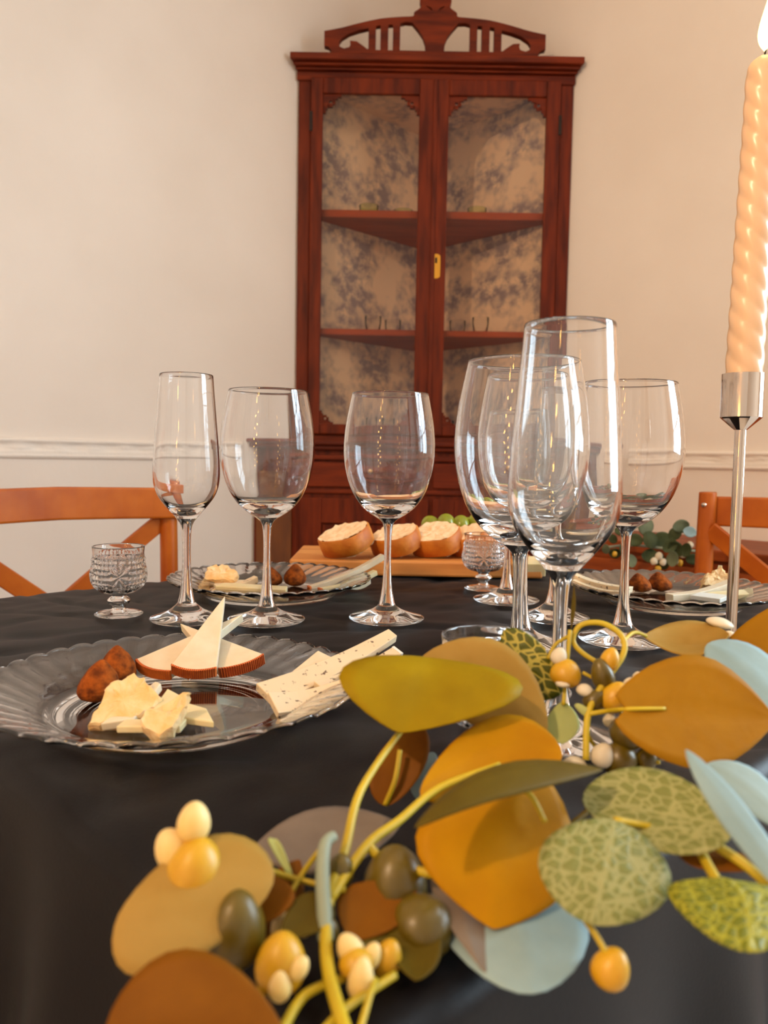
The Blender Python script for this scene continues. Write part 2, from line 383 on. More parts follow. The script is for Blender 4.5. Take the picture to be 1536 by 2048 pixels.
# lower body, wider than the upper
half = [(-.50, .02), (-.50, -.095), (-.374, -.150), (.374, -.150), (.50, -.095), (.50, .02), (.0, .395)]
half = [(-.50, -.098), (-.374, -.150), (.374, -.150), (.50, -.098), (.02, .375), (-.02, .375)]
bm = bmesh.new(); prism(bm, half, .0, .945); fin('base_body', bm, M['mahog'], cab, bevel=.003)
bm = bmesh.new()
prism(bm, [(-.535, -.128), (-.385, -.178), (.385, -.178), (.535, -.128), (.01, .385), (-.01, .385)], .945, .957)
prism(bm, [(-.525, -.120), (-.38, -.168), (.38, -.168), (.525, -.120), (.01, .385), (-.01, .385)], .932, .945)
fin('ledge', bm, M['mahogh'], cab, bevel=.004)
fin('waist_molding', boxes((-.376, .376, -.165, -.150, .905, .918), (-.376, .376, -.160, -.150, .812, .824)), M['mahogh'], cab, bevel=.003)
for sx in (-1, 1):
    x0, x1 = (-.362, -.006) if sx < 0 else (.006, .362)
    dr = fin('drawer', boxes((x0, x1, -.158, -.148, .83, .90)), M['mahogh'], cab, bevel=.003)
    bm = lathe([(0, .016), (.008, .014), (.010, .008), (.005, 0)], 16); k = fin('knob', bm, M['brass'], dr, True)
    k.matrix_local = Matrix.Translation(((x0+x1)/2, -.158, .865)) @ Matrix.Rotation(PI/2, 4, 'X')
    d = fin('lower_door', boxes((x0, x0+.06, -.162, -.148, .10, .80), (x1-.06, x1, -.162, -.148, .10, .80), (x0+.06, x1-.06, -.162, -.148, .73, .80), (x0+.06, x1-.06, -.162, -.148, .10, .18)), M['mahog'], cab, bevel=.002)
    fin('door_panel', boxes((x0+.062, x1-.062, -.153, -.1485, .182, .728)), M['mahog'], d, bevel=.002)
    # side panel on the canted flank, reflected light painted into its colour
    a, b = Vector((sx*.49, -.1025, 0)), Vector((sx*.385, -.146, 0)); t = (b - a); nrm = Vector((sx*-t.y, sx*t.x, 0)).normalized()
    if nrm.y > 0: nrm = -nrm
    bm = bmesh.new(); q = [a, b, b + nrm*.006, a + nrm*.006]; prism(bm, [(p.x, p.y) for p in q], .12, .86)
    pn = fin('side_panel', bm, M['litpanel'], cab, bevel=.002); pn['label'] = 'side panel with reflected light painted in as olive brown'
# upper case: open at the front, papered back
zt, zb = cz(140), .957
fin('case_stile', boxes((cx(596), cx(620), -.0, .022, zb, zt)), M['mahog'], cab, bevel=.002)
fin('case_stile', boxes((cx(1114), cx(1139), -.0, .022, zb, zt)), M['mahog'], cab, bevel=.002)
fin('case_rail', boxes((cx(620), cx(1114), 0, .022, cz(160), zt)), M['mahogh'], cab, bevel=.002)
fin('case_rail', boxes((cx(620), cx(1114), 0, .022, zb, cz(874))), M['mahogh'], cab, bevel=.002)
bm = bmesh.new(); prism(bm, [(-.40, .022), (.40, .022), (0, .398)], zt + .012, zt + .03); fin('case_top', bm, M['mahogh'], cab)
zp = EYE + (cz(160) - EYE)*(CY - .02)/CY - .002
bm = bmesh.new(); uvl = bm.loops.layers.uv.new('UVMap'); f = bm.faces.new([bm.verts.new(q) for q in ((-.385, .0225, zp), (.385, .0225, zp), (0, .392, zp))])
for l, c in zip(f.loops, ((7, 0), (7.77, 0), (7.385, .37))): l[uvl].uv = c
o = fin('ceiling_panel', bm, M['toile'], cab); o['label'] = 'cream and blue patterned paper lining'
bm = bmesh.new(); prism(bm, [(-.385, .022), (.385, .022), (0, .385)], .957, .985); fin('case_floor', bm, M['shelfw'], cab)
for sx in (-1, 1):
    bm = bmesh.new(); uvl = bm.loops.layers.uv.new('UVMap')
    a, b = (sx*.384, .018), (0., .39)
    n = Vector((-sx, -1, 0)).normalized()*.006
    lo, hi = [bm.verts.new(q) for q in ((a[0], a[1], .985), (b[0], b[1], .985))], [bm.verts.new(q) for q in ((b[0], b[1], zt+.011), (a[0], a[1], zt+.011))]
    f = bm.faces.new(lo + hi)
    off = 0 if sx < 0 else 4.3
    for l, c in zip(f.loops, ((0, 0), (.53, 0), (.53, 1.06), (0, 1.06))): l[uvl].uv = (c[0] + off, c[1])
    o = fin('back_panel', bm, M['toile'], cab); o['label'] = 'cream and blue patterned paper lining'
    md = o.modifiers.new('s', 'SOLIDIFY'); md.thickness = .004; md.offset = 0
for zs, th in ((cz(432), .022), (cz(670), .018)):
    bm = bmesh.new(); prism(bm, [(-.375, .026), (.375, .026), (0, .384)], zs, zs + th); fin('shelf', bm, M['shelfw'], cab, bevel=.002)
# cornice
bm = bmesh.new()
def cn(py, y): return EYE + (cz(py) - EYE)*(CY + y)/CY
for (wd, y, z0, z1) in ((.400, -.006, cn(160, -.02), cn(141, -.02)), (.404, -.016, cn(141, -.02), cn(132, -.03)), (.409, -.028, cn(132, -.03), cn(122, -.04)), (.416, -.042, cn(122, -.04), cn(107, -.042))):
    prism(bm, [(-wd, y), (wd, y), (wd - .02, .05), (.0, .39), (-wd + .02, .05)], z0, z1)
fin('cornice', bm, M['mahogh'], cab, bevel=.004)
# doors
def fret(cxn, czn, sx, sz, sc):
    """stepped fretwork bracket in a corner of the glazing, with a small square hole"""
    cells = [(0,0,10,3),(0,3,3,10),(3,3,8,4.2),(3,4.2,4.2,8),(7,3,8.4,6.5),(3,7,6.5,8.4),(4.2,6.2,6.6,7.2),(6.2,4.2,7.2,6.6),(10,0,12.5,1.8),(0,10,1.8,12.5)]
    bm = bmesh.new()
    for x0, z0, x1, z1 in cells:
        xs = sorted((cxn + sx*x0*sc, cxn + sx*x1*sc)); zs = sorted((czn + sz*z0*sc, czn + sz*z1*sc))
        box(bm, xs[0], xs[1], -.006, .004, zs[0], zs[1])
    return bm
def door(p0, p1, g0, g1, lock):
    d = thing_part = bpy.data.objects.new('door', None); COL.objects.link(d); d.parent = cab
    z0, z1, gz0, gz1 = cz(872), cz(162), cz(852), cz(194)
    fin('door_frame', boxes((cx(p0), cx(g0), -.014, .0, z0, z1), (cx(g1), cx(p1), -.014, .0, z0, z1), (cx(g0), cx(g1), -.014, .0, gz1, z1), (cx(g0), cx(g1), -.014, .0, z0, gz0)), M['mahog'], d, bevel=.003)
    fin('glass_pane', boxes((cx(g0)-.004, cx(g1)+.004, -.0045, -.0035, gz0-.004, gz1+.004)), M['pane'], d)
    sc = .0042
    for sx, x in ((1, cx(g0)), (-1, cx(g1))):
        fin('fretwork', fret(x, gz1, sx, -1, sc), M['mahogh'], d); fin('fretwork', fret(x, gz0, sx, 1, sc*.75), M['mahogh'], d)
    hx = p0 + 1 if not lock else p1 - 1
    fin('hinge', boxes((cx(hx)-.004, cx(hx)+.004, -.018, -.013, cz(270), cz(232))), M['wick'], d)
    fin('hinge', boxes((cx(hx)-.004, cx(hx)+.004, -.018, -.013, cz(830), cz(792))), M['wick'], d)
    return d
dl = door(621, 865, 645, 835, False); dr = door(869, 1113, 893, 1085, True)
bm = bmesh.new()
pts = []
for i in range(24):
    a = 2*PI*i/24; pts.append((cx(874) + .0125*math.cos(a), cz(535) + (.026*(1 if math.sin(a) > 0 else -1) if abs(math.sin(a)) > .05 else 0) + .009*math.sin(a)))
a = [bm.verts.new((p[0], -.0165, p[1])) for p in pts]; b = [bm.verts.new((p[0], -.014, p[1])) for p in pts]
bm.faces.new(a); bm.faces.new(b[::-1])
for i in range(24): bm.faces.new((a[i], a[(i+1) % 24], b[(i+1) % 24], b[i]))
lk = fin('lock_plate', bm, M['brass'], dr); lk['label'] = 'brass lock plate'
fin('keyhole', boxes((cx(874)-.003, cx(874)+.003, -.0172, -.0163, cz(529), cz(518))), M['wick'], dr)
fin('meeting_bead', boxes((cx(862), cx(871), -.019, -.013, cz(868), cz(164))), M['mahog'], dl, bevel=.002)
# crest: one sawn board with openings, filled 2-D curve
def crest():
    cu = bpy.data.curves.new('crest', 'CURVE'); cu.dimensions = '2D'; cu.fill_mode = 'BOTH'; cu.extrude = .009; cu.bevel_depth = .0012
    def spl(pts):
        s = cu.splines.new('POLY'); s.points.add(len(pts)-1); s.use_cyclic_u = True
        for p, q in zip(s.points, pts): p.co = (q[0], q[1], 0, 1)
    def X(x): return (x - 862)*s1*.965
    def Y(y): return (WY(862, y, CY).z - WY(862, 105, CY).z)*.98
    def sm(pts): return [(p.x, p.y) for p in catmull([(X(a), Y(b), 0) for a, b in pts], 5)]
    rt = [(862, -34), (876, -32), (890, -20), (893, -6), (890, 5), (896, 12), (904, 18), (907, 26), (930, 28), (970, 32), (1010, 41), (1050, 52), (1084, 59)]
    left = [(2*862 - a, b) for a, b in rt]
    outline = sm(rt) + [(X(1084), Y(88))] + sm([(1076, 90), (1070, 97), (1069, 106)]) + sm([(2*862-1069, 106), (2*862-1070, 97), (2*862-1076, 90)]) + [(X(640), Y(88))] + sm(left[::-1])
    spl(outline)
    for f in (lambda a: a, lambda a: 2*862 - a):
        spl([(X(f(a)), Y(b)) for a, b in ((880, 96), (881, 80), (886, 66), (896, 52), (908, 38), (922, 37), (933, 40), (933, 96))])
        spl([(X(f(a)), Y(b)) for a, b in ((946, 42), (957, 43), (957, 96), (946, 96))])
        spl([(X(f(a)), Y(b)) for a, b in ((971, 44), (982, 46), (982, 96), (971, 96))])
        spl([(p[0], p[1]) for p in ((X(f(a)), Y(b)) for a, b in ((995, 50), (1015, 55), (1035, 62), (1050, 72), (1056, 80), (1054, 90), (1045, 94), (1034, 91), (1031, 85), (1032, 78), (1020, 79), (1008, 87), (999, 94), (995, 94)))])
        spl([(X(f(a)), Y(b)) for a, b in ((866, 14), (870, 8), (878, 4), (885, 4), (880, 7), (874, 11), (868, 16))])
    o = bpy.data.objects.new('tmp', cu); COL.objects.link(o)
    dg = bpy.context.evaluated_depsgraph_get(); me = bpy.data.meshes.new_from_object(o.evaluated_get(dg))
    bpy.data.objects.remove(o)
    me.materials.clear()
    c = link('crest', me, M['mahogh'], cab)
    c.matrix_local = Matrix.Translation((cx(862), -.02, cn(107, -.042))) @ Matrix.Rotation(PI/2, 4, 'X')
crest()

# glassware inside the cabinet
def tumbler(r, h, name='glass_cup'):
    pr = [(0, 0), (r*.72, 0), (r*.80, .002), (r*.95, h*.6), (r, h), (r - .0015, h), (r*.92, h*.6), (r*.72, .008), (0, .007)]
    return me_from(lathe(pr, 24), name, M['thin'])
cupm, cupg = tumbler(.026, .05), tumbler(.03, .035)
cupg.materials.clear(); cupg.materials.append(M['gthin'])
ZS = {0: cz(432) + .022, 1: cz(670) + .018, 2: .985}
inside = [(0, 742, .10, cupg, 'low green tinted glass cup on the top cabinet shelf, first from the left'),
          (0, 812, .14, cupg, 'low green tinted glass cup on the top cabinet shelf, second from the left'),
          (0, 958, .11, cupg, 'low green tinted glass cup on the top cabinet shelf behind the right door'),
          (1, 754, .10, cupm, 'clear glass cup on the middle cabinet shelf, first from the left'),
          (1, 796, .16, cupm, 'clear glass cup on the middle cabinet shelf, second from the left'),
          (1, 926, .15, cupm, 'clear glass cup on the middle cabinet shelf, second from the right'),
          (1, 970, .09, cupm, 'clear glass cup on the middle cabinet shelf, first from the right'),
          (2, 742, .10, cupm, 'clear glass cup on the cabinet floor, first from the left'),
          (2, 790, .17, cupm, 'clear glass cup on the cabinet floor, second from the left'),
          (2, 908, .17, cupm, 'clear glass cup on the cabinet floor just right of the meeting bead'),
          (2, 960, .10, cupm, 'clear glass cup on the cabinet floor, first from the right')]
for sh, px, dy, me, lb in inside:
    o = link('glass_cup', me); o.location = (CX + (px - 867)*s1*(CY + dy)/CY, CY + dy, ZS[sh]); tag(o, lb, 'cup', 'glass cups inside the corner cabinet')

# ------------------------------------------------------------------ sideboard by the right-hand wall
sb_c = uv(.49, -1.85)
sb = thing('sideboard', (sb_c.x, sb_c.y, 0), 'low reddish brown wooden sideboard against the wall behind the table', 'sideboard', rz=-PI/4)
fin('top', boxes((-.54, .54, -.155, .15, .70, .725)), M['side'], sb, bevel=.004)
fin('body', boxes((-.52, .52, -.135, .145, .12, .70)), M['side'], sb, bevel=.002)
for x in (-.51, .006):
    d = fin('door', boxes((x, x + .504, -.15, -.135, .14, .68)), M['side'], sb, bevel=.004)
    k = fin('knob', lathe([(0, .02), (.01, .018), (.012, .01), (.005, 0)], 16), M['brass'], d, True)
    k.matrix_local = Matrix.Translation((x + (.46 if x < 0 else .04), -.15, .45)) @ Matrix.Rotation(PI/2, 4, 'X')
for x in (-.50, .46):
    for y in (-.13, .10): fin('leg', boxes((x, x + .04, y, y + .04, 0, .12)), M['side'], sb)

# ------------------------------------------------------------------ table and cloth
tc_ = uv((U0 + U1)/2, (V0 + V1)/2)
tb = thing('dining_table', (tc_.x, tc_.y, 0), 'rectangular dining table hidden under the black cloth', 'table', rz=PI/4)
hu, hv = (U1 - U0)/2, (V1 - V0)/2
fin('tabletop', boxes((-hv + .004, hv - .004, -hu + .004, hu - .004, TT - .035, TT - .006)), M['tablew'], tb)
for a in (-1, 1):
    for b in (-1, 1):
        fin('leg', boxes((a*(hv - .08) - .025, a*(hv - .08) + .025, b*(hu - .08) - .025, b*(hu - .08) + .025, 0, TT - .035)), M['tablew'], tb)
def tablecloth():
    bm = bmesh.new(); drop = .24; st = .008
    us = []; a = U0 - drop
    def axis(lo, hi):
        n0 = int(drop/st); n1 = int((hi - lo)/st); return [lo - drop + drop*i/n0 for i in range(n0)] + [lo + (hi - lo)*i/n1 for i in range(n1)] + [hi + drop*i/n0 for i in range(n0 + 1)]
    A, B = axis(U0, U1), axis(V0, V1); rr = .008
    grid = []
    for u in A:
        row = []
        for v in B:
            cu, cv = min(max(u, U0 + rr), U1 - rr), min(max(v, V0 + rr), V1 - rr)
            du, dv = u - cu, v - cv; e = math.hypot(du, dv)
            if e < 1e-6:
                p = uv(u, v, TT)
                z = .0030*max(0, mnoise.noise(Vector((u*9 + v*3, v*22 - u*8, 1.3)))) + .0016*max(0, mnoise.noise(Vector((u*40 - v*12, v*10, 7)))) 
                cr = math.sin((u*.6 + v*1.0)*95 + 2.2*mnoise.noise(Vector((u*7, v*7, 2))))
                z += .0040*max(0, cr - .55)*max(0, mnoise.noise(Vector((u*6, v*6, 9))) + .25)
                q1 = Vector((u*7 + v*2.5, v*11 - u*4, 4.2)); q2 = Vector((u*15 - v*6, v*7 + u*9, 8.1))
                z += .0026*max(0, 1 - abs(mnoise.noise(q1))*7) + .0016*max(0, 1 - abs(mnoise.noise(q2))*6)
                p.z += .0004 - min(z, .0052)
            else:
                nu, nv = du/e, dv/e; arc = rr*PI/2
                if e < arc: th = e/rr; out, dz = rr*math.sin(th), rr*(1 - math.cos(th))
                else:
                    h = e - arc; s = (u if abs(nv) > abs(nu) else v)
                    fold = .5 + .5*math.sin(s*46 + 1.5*mnoise.noise(Vector((s*5, 0, 0))))
                    out = rr + h*.05 + min(1, h/.12)*.016*fold; dz = rr + h*.995
                p = uv(cu + nu*out, cv + nv*out, TT - dz)
            row.append(bm.verts.new(p))
        grid.append(row)
    for r1, r2 in zip(grid, grid[1:]):
        for j in range(len(B) - 1): bm.faces.new((r1[j], r1[j+1], r2[j+1], r2[j]))
    o = fin('tablecloth', bm, M['cloth'], None, True)
    tag(o, 'black wrinkled tablecloth draped over the dining table', 'tablecloth')
tablecloth()

# ------------------------------------------------------------------ chairs
def chair(loc, rz, label, rail_y):
    c = thing('cross_back_chair', loc, label, 'chair', 'cross back chairs round the table', rz)
    yb = .20
    for sx in (-1, 1):
        fin('leg', tube([(sx*.19, -.19, 0), (sx*.185, -.185, .45)], .016, .019, 12), M['chair'], c, True)
        fin('back_post', tube([(sx*.20, yb + .03, 0), (sx*.20, yb, .45), (sx*.20, yb, .70), (sx*.20, yb + .004, .845), (sx*.20, yb + .004, .853)], .0165, .0155, 14), M['chair'], c, True)
        b = fin('bolt', lathe([(0, .004), (.004, .003), (.005, 0)], 10), M['metal'], c, True)
        b.matrix_local = Matrix.Translation((sx*.20, yb - .0125, .835)) @ Matrix.Rotation(PI/2, 4, 'X')
    pts = [Vector((x*.215, rail_y + .028*(1 - x*x), .822 + .004*(1 - abs(x)))) for x in [i/8 - 1 for i in range(17)]]
    fin('top_rail', sweep_bar(pts, Vector((0, 0, 1)), .008, .028), M['chair'], c, bevel=.004)
    for sx in (-1, 1):
        pts = [Vector((sx*.19*(1 - 2*t), yb + .006*sx + .02*math.sin(PI*t), .79 - .30*t)) for t in [i/10 for i in range(11)]]
        fin('cross_brace', sweep_bar(pts, Vector((0, 1, 0)), .016, .005), M['chair'], c, bevel=.002)
    bm = bmesh.new(); prism(bm, [(-.20, -.20), (.20, -.20), (.215, -.05), (.20, .185), (-.20, .185), (-.215, -.05)], .445, .47)
    fin('seat', bm, M['chair'], c, bevel=.008)
    for sx in (-1, 1): fin('stretcher', tube([(sx*.188, -.187, .2), (sx*.2, yb + .02, .2)], .01, seg=10), M['chair'], c, True)
    return c
lp = W(338, 1030, 1.435); rp = W(1412, 1030, 1.45)
ex, ey = Vector((1, 1, 0))/R2, Vector((-1, 1, 0))/R2
l0 = Vector((lp.x, lp.y, 0)) - ex*.20 - ey*.20
chair(l0, PI/4, 'orange brown cross back chair by the pale wall at left, beyond the cordial cup', .182)
ex2, ey2 = Vector((1, -1, 0))/R2, Vector((1, 1, 0))/R2
r0 = Vector((rp.x, rp.y, 0)) + ex2*.20 - ey2*.20
chair(r0, -PI/4, 'orange brown cross back chair behind the candlestick, at the right end of the table', .222)

# ------------------------------------------------------------------ stemware
K = .000495
def wine_parts():
    Y = lambda y: (1244 - y)*K
    foot_o = [(0.0004, .0006), (.020, .0008), (.035, .0), (75*K, .0012), (74.5*K, .0026), (60*K, .0048), (36*K, .0085), (22*K, .0125), (17*K, Y(1213))]
    stem = [(17*K, Y(1213)), (13*K, Y(1196)), (9.5*K, Y(1170)), (7.4*K, Y(1130)), (7.0*K, Y(1095)), (8.0*K, Y(1065)), (10.5*K, Y(1048)), (16*K, Y(1040)), (24*K, Y(1034))]
    outer = [(24*K, Y(1034)), (42*K, Y(1022)), (58*K, Y(1006)), (72*K, Y(984)), (82*K, Y(958)), (88.5*K, Y(928)), (91*K, Y(898)), (89.5*K, Y(868)), (85.5*K, Y(836)), (80*K, Y(806)), (75.5*K, Y(784))]
    rim = [(75.5*K, Y(784)), (75*K, Y(782.3)), (74*K, Y(782)), (73.3*K, Y(784))]
    inner = [(73.3*K, Y(784)), (77.6*K, Y(806)), (83*K, Y(836)), (87*K, Y(868)), (88.4*K, Y(898)), (85.8*K, Y(928)), (79*K, Y(958)), (68*K, Y(984)), (52*K, Y(1003)), (30*K, Y(1013)), (12*K, Y(1016)), (0, Y(1016.5))]
    return foot_o, stem, outer, rim, inner
def flute_parts():
    Y = lambda y: (1241 - y)*K
    foot_o = [(0.0004, .0006), (.018, .0008), (.033, .0), (70*K, .0012), (69.5*K, .0026), (56*K, .005), (36*K, .009), (23*K, .014), (17*K, Y(1206))]
    stem = [(17*K, Y(1206)), (12.5*K, Y(1186)), (9.5*K, Y(1155)), (8*K, Y(1115)), (8.2*K, Y(1080)), (10*K, Y(1056)), (14*K, Y(1044)), (20*K, Y(1036))]
    outer = [(20*K, Y(1036)), (29*K, Y(1025)), (41*K, Y(1010)), (53*K, Y(993)), (60.5*K, Y(974)), (63.5*K, Y(952)), (63*K, Y(925)), (60.5*K, Y(885)), (57*K, Y(838)), (53.5*K, Y(793)), (50.5*K, Y(753))]
    rim = [(50.5*K, Y(753)), (50*K, Y(751.4)), (49*K, Y(751)), (48.2*K, Y(753))]
    inner = [(48.2*K, Y(753)), (51*K, Y(793)), (54.4*K, Y(838)), (57.8*K, Y(885)), (60.2*K, Y(925)), (60.2*K, Y(952)), (57*K, Y(974)), (49*K, Y(992)), (36*K, Y(1007)), (22*K, Y(1018)), (9*K, Y(1024)), (0, Y(1025))]
    return foot_o, stem, outer, rim, inner
def c2(p, n=4): return [(max(q.x, 0), q.y) for q in catmull([(a, b, 0) for a, b in p], n)]
def stemware(name, parts, mname):
    f, s, o, r, i = parts
    fp = c2(f[2:])
    fm = me_from(lathe([(0, .0008), (.015, .0008)] + [(f[2][0], 0)] + fp[1:], 72), 'foot', M[mname])
    sm_ = me_from(lathe(c2(s), 48), 'stem', M[mname])
    bw = me_from(lathe(c2(o) + r[1:] + c2(i)[1:], 80), 'bowl', M[mname])
    return fm, sm_, bw
def place_stemware(name, meshes, p, label, cat, group, sc=1., zs=1., rz=0):
    t = thing(name, (p.x, p.y, TT + .0012), label, cat, group, rz)
    for nm, me in zip(('foot', 'stem', 'bowl'), meshes): link(nm, me, None, t)
    t.scale = (sc, sc, sc*zs)
    return t
WM = stemware('wine_glass', wine_parts(), 'glass'); FM = stemware('champagne_flute', flute_parts(), 'glass')
def base(px, py): return T(px, py)
def at_depth(px, d):
    """table point seen in picture column px (at table level) at depth d"""
    lo, hi = 950., 2400.
    for _ in range(40):
        m = (lo + hi)/2; q = T(px, m)
        dd = (CM.inverted() @ q).z*-1
        if dd > d: lo = m
        else: hi = m
    return T(px, (lo + hi)/2)
wines = [(T(533, 1243), 1., .972, 'empty wine glass next to the left-hand flute, before the middle plate of cheese'),
         (T(773, 1240), 1., .974, 'empty wine glass standing alone in front of the sliced bread'),
         (at_depth(1030, .535), 1.02, .968, 'large foreground wine glass just left of the near champagne flute'),
         (T(1244, 1284), 1.03, .972, 'empty wine glass in front of the plate with truffles, nearest the candlestick'),
         (at_depth(1042, .675), 1.02, .99, 'wine glass standing directly behind the large foreground wine glass'),
         (T(1012, 1203), 1., .94, 'wine glass furthest back, beside the cut glass cordial cup at the bread board')]
for p, sc, zs, lb in wines: place_stemware('wine_glass', WM, p, lb, 'wine glass', 'wine glasses on the black cloth', sc, zs)
flutes = [(T(373, 1241), 1., .972, 'empty champagne flute at the left, beside the small cut glass cordial cup'),
          (at_depth(1112, .445), 1., .97, 'tall foreground champagne flute rising in front of the wine glasses'),
          (T(1107, 1238), 1.03, .92, 'champagne flute half hidden behind the foreground flute')]
for p, sc, zs, lb in flutes: place_stemware('champagne_flute', FM, p, lb, 'champagne flute', 'champagne flutes on the black cloth', sc, zs)

# cut-glass cordial cups with pressed star pattern
def cordial():
    k = K/10.24; Y = lambda y: (1745 - y)*k
    outer = [(150*k, Y(1300)), (330*k, Y(1262)), (450*k, Y(1180)), (520*k, Y(1060)), (540*k, Y(940)), (530*k, Y(800)), (508*k, Y(650)), (500*k, Y(500)), (508*k, Y(400)), (515*k, Y(325))]
    inner = [(490*k, Y(325)), (478*k, Y(420)), (470*k, Y(600)), (490*k, Y(800)), (495*k, Y(950)), (460*k, Y(1080)), (360*k, Y(1180)), (180*k, Y(1225)), (0, Y(1235))]
    po = c2(outer, 10); nO = len(po)
    zlo, zhi = Y(1240), Y(470)
    def dsp(j, a, r, z):
        if j < nO and zlo < z < zhi:
            t = (z - zlo)/(zhi - zlo); w_ = min(1, t*6, (1 - t)*6)
            s = (a/(2*PI)*4) % 1 - .5; yy = (t - .45)*1.1; xx = s*1.6
            rad = math.hypot(xx, yy); th = math.atan2(yy, xx)
            star = math.cos(th*8)*math.exp(-rad*1.5)
            lat = math.sin((a*18 + t*22))*math.sin((a*18 - t*22))
            d = .0013*star + (.0011*lat if rad > .36 else .0)
            return r + w_*d, z
        return r, z
    bowl = me_from(lathe(po + [(503*k, Y(318))] + c2(inner, 4), 192, dsp), 'bowl', M['pglass'])
    stem = me_from(lathe(c2([(150*k, Y(1300)), (140*k, Y(1350)), (190*k, Y(1385)), (228*k, Y(1440)), (200*k, Y(1500)), (140*k, Y(1545)), (132*k, Y(1590)), (150*k, Y(1620))], 4), 40), 'stem', M['pglass'])
    foot = me_from(lathe([(0, .001), (300*k, .001)] + c2([(440*k, 0), (478*k, Y(1725)), (470*k, Y(1705)), (380*k, Y(1670)), (240*k, Y(1645)), (150*k, Y(1620))], 4), 56), 'foot', M['pglass'])
    return foot, stem, bowl
CMs = cordial()
for p, lb, rz in ((T(238, 1232), 'small cut glass cordial cup at the left edge of the cloth before the chair', -.44),
                  (T(966, 1180), 'small cut glass cordial cup in front of the bread board end', .66),
                  (at_depth(972, .405), 'small cut glass cordial cup half hidden behind the foreground leaves', .66)):
    place_stemware('cordial_glass', CMs, p, lb, 'cordial glass', 'cut glass cordial cups', 1., 1., rz)

# ------------------------------------------------------------------ plates
def plate_mesh():
    R = .116; N = 40; seg = N*8
    up = [(0, .0040), (.03, .0040), (.06, .0041), (.072, .0046), (.0765, .0062), (.080, .0082), (.086, .0112), (.093, .0138), (.100, .0162), (.107, .0184), (.112, .0200), (.1152, .0212), (.116, .0206)]
    dn = [(.1152, .0190), (.112, .0175), (.107, .0158), (.100, .0135), (.093, .0111), (.086, .0084), (.080, .0054), (.0765, .0030), (.074, .0), (.071, .0), (.069, .0014), (.03, .0014), (0, .0014)]
    prof = up + dn
    def dsp(j, a, r, z):
        if r > .079:
            t = (r - .079)/(R - .079); ph = (a*N/(2*PI) + .9*t) % 1.0
            s = abs(math.sin(PI*ph))**.6
            zz = z + .0022*t*(s - .5)
            rr = r*(1 + .016*t*t*(s - .6)); return rr, zz
        return r, z
    return me_from(lathe(prof, seg, dsp), 'plate', M['plate'])
PM = plate_mesh()
PZ = TT + .0013
def plate(p, label, rz=0.):
    o = link('scalloped_plate', PM); o.location = (p.x, p.y, PZ); o.rotation_euler = (0, 0, rz)
    tag(o, label, 'plate', 'scalloped clear glass plates'); return o
# plate centres from the ends of their rims
def plate_c(xc, y0, y1):
    a, b = T(xc, y0, .02), T(xc, y1, .02); return (a + b)/2
pc1 = plate_c(352, 1276, 1492); pc2 = plate_c(541, 1124, 1200); pc3 = plate_c(1345, 1140, 1219)
plate(pc1, 'large scalloped glass plate nearest the camera with three rinded cheese wedges'); plate(pc2, 'scalloped glass plate in the middle beside the bread board', .05); plate(pc3, 'scalloped glass plate behind the right-hand wine glass, by the chair', .02)

# ------------------------------------------------------------------ cheeses and truffles
def tomesh(name, bm, m, label, cat, group, bevel=.0008, smooth=False):
    o = fin(name, bm, m, None, smooth, bevel); tag(o, label, cat, group); return o
def wedge(rl, rr, tip, th, label, bow=.004):
    """wedge slice: rind from rl to rr, pointed tip; rind is a child"""
    t = (rl + rr)/2; n = (rr - rl).cross(tip - rl).normalized()
    if n.z < 0: n = -n
    out = (t - tip).normalized()
    arc = [rl + (rr - rl)*k/8 + out*bow*(1 - (k/4 - 1)**2) for k in range(9)]
    o = tomesh('cheese_wedge', slab(arc + [tip], th), M['cheese'], label, 'cheese', 'rinded cheese wedges on the near plate', .0006)
    bm = bmesh.new(); N = 44; prev = None
    for k in range(N + 1):                           # ribbed rind: every other rib proud
        f = k/N*8; i = min(int(f), 7); p = arc[i] + (arc[i+1] - arc[i])*(f - i)
        ring = []
        for q in (0, 1):
            pp = p + out*(.0004 + (.0007 if (k % 2) else .0))
            ring.append(bm.verts.new(pp + n*(.0002 if q == 0 else -th - .0002)))
        ring += [bm.verts.new(p - n*(th + .0002) - out*.0008), bm.verts.new(p + n*.0002 - out*.0008)]
        if prev:
            for a in range(4): bm.faces.new((prev[a], prev[(a+1) % 4], ring[(a+1) % 4], ring[a])).material_index = k % 2
        else: bm.faces.new(ring)
        prev = ring
    bm.faces.new(prev[::-1])
    r = fin('rind', bm, M['rind'], o); r.data.materials.append(M['rind2']); r['label'] = 'ribbed brown rind'
    return o
G1, G2, G3 = 'cheese pieces on the near plate', 'cheese pieces on the middle plate', 'cheese pieces on the right-hand plate'
wedge(W(272, 1318, .535), W(340, 1342, .525), W(486, 1227, .585), .0075, 'rinded cheese wedge lying under the upright one, rind towards the truffles')
wedge(W(437, 1337, .532), W(527, 1308, .545), W(360, 1246, .59), .0075, 'rinded cheese wedge under the upright one, rind towards the blue cheese sticks')
wedge(W(342, 1329, .520), W(433, 1335, .522), W(450, 1191, .585), .0075, 'topmost rinded cheese wedge, its sharp tip pointing up')
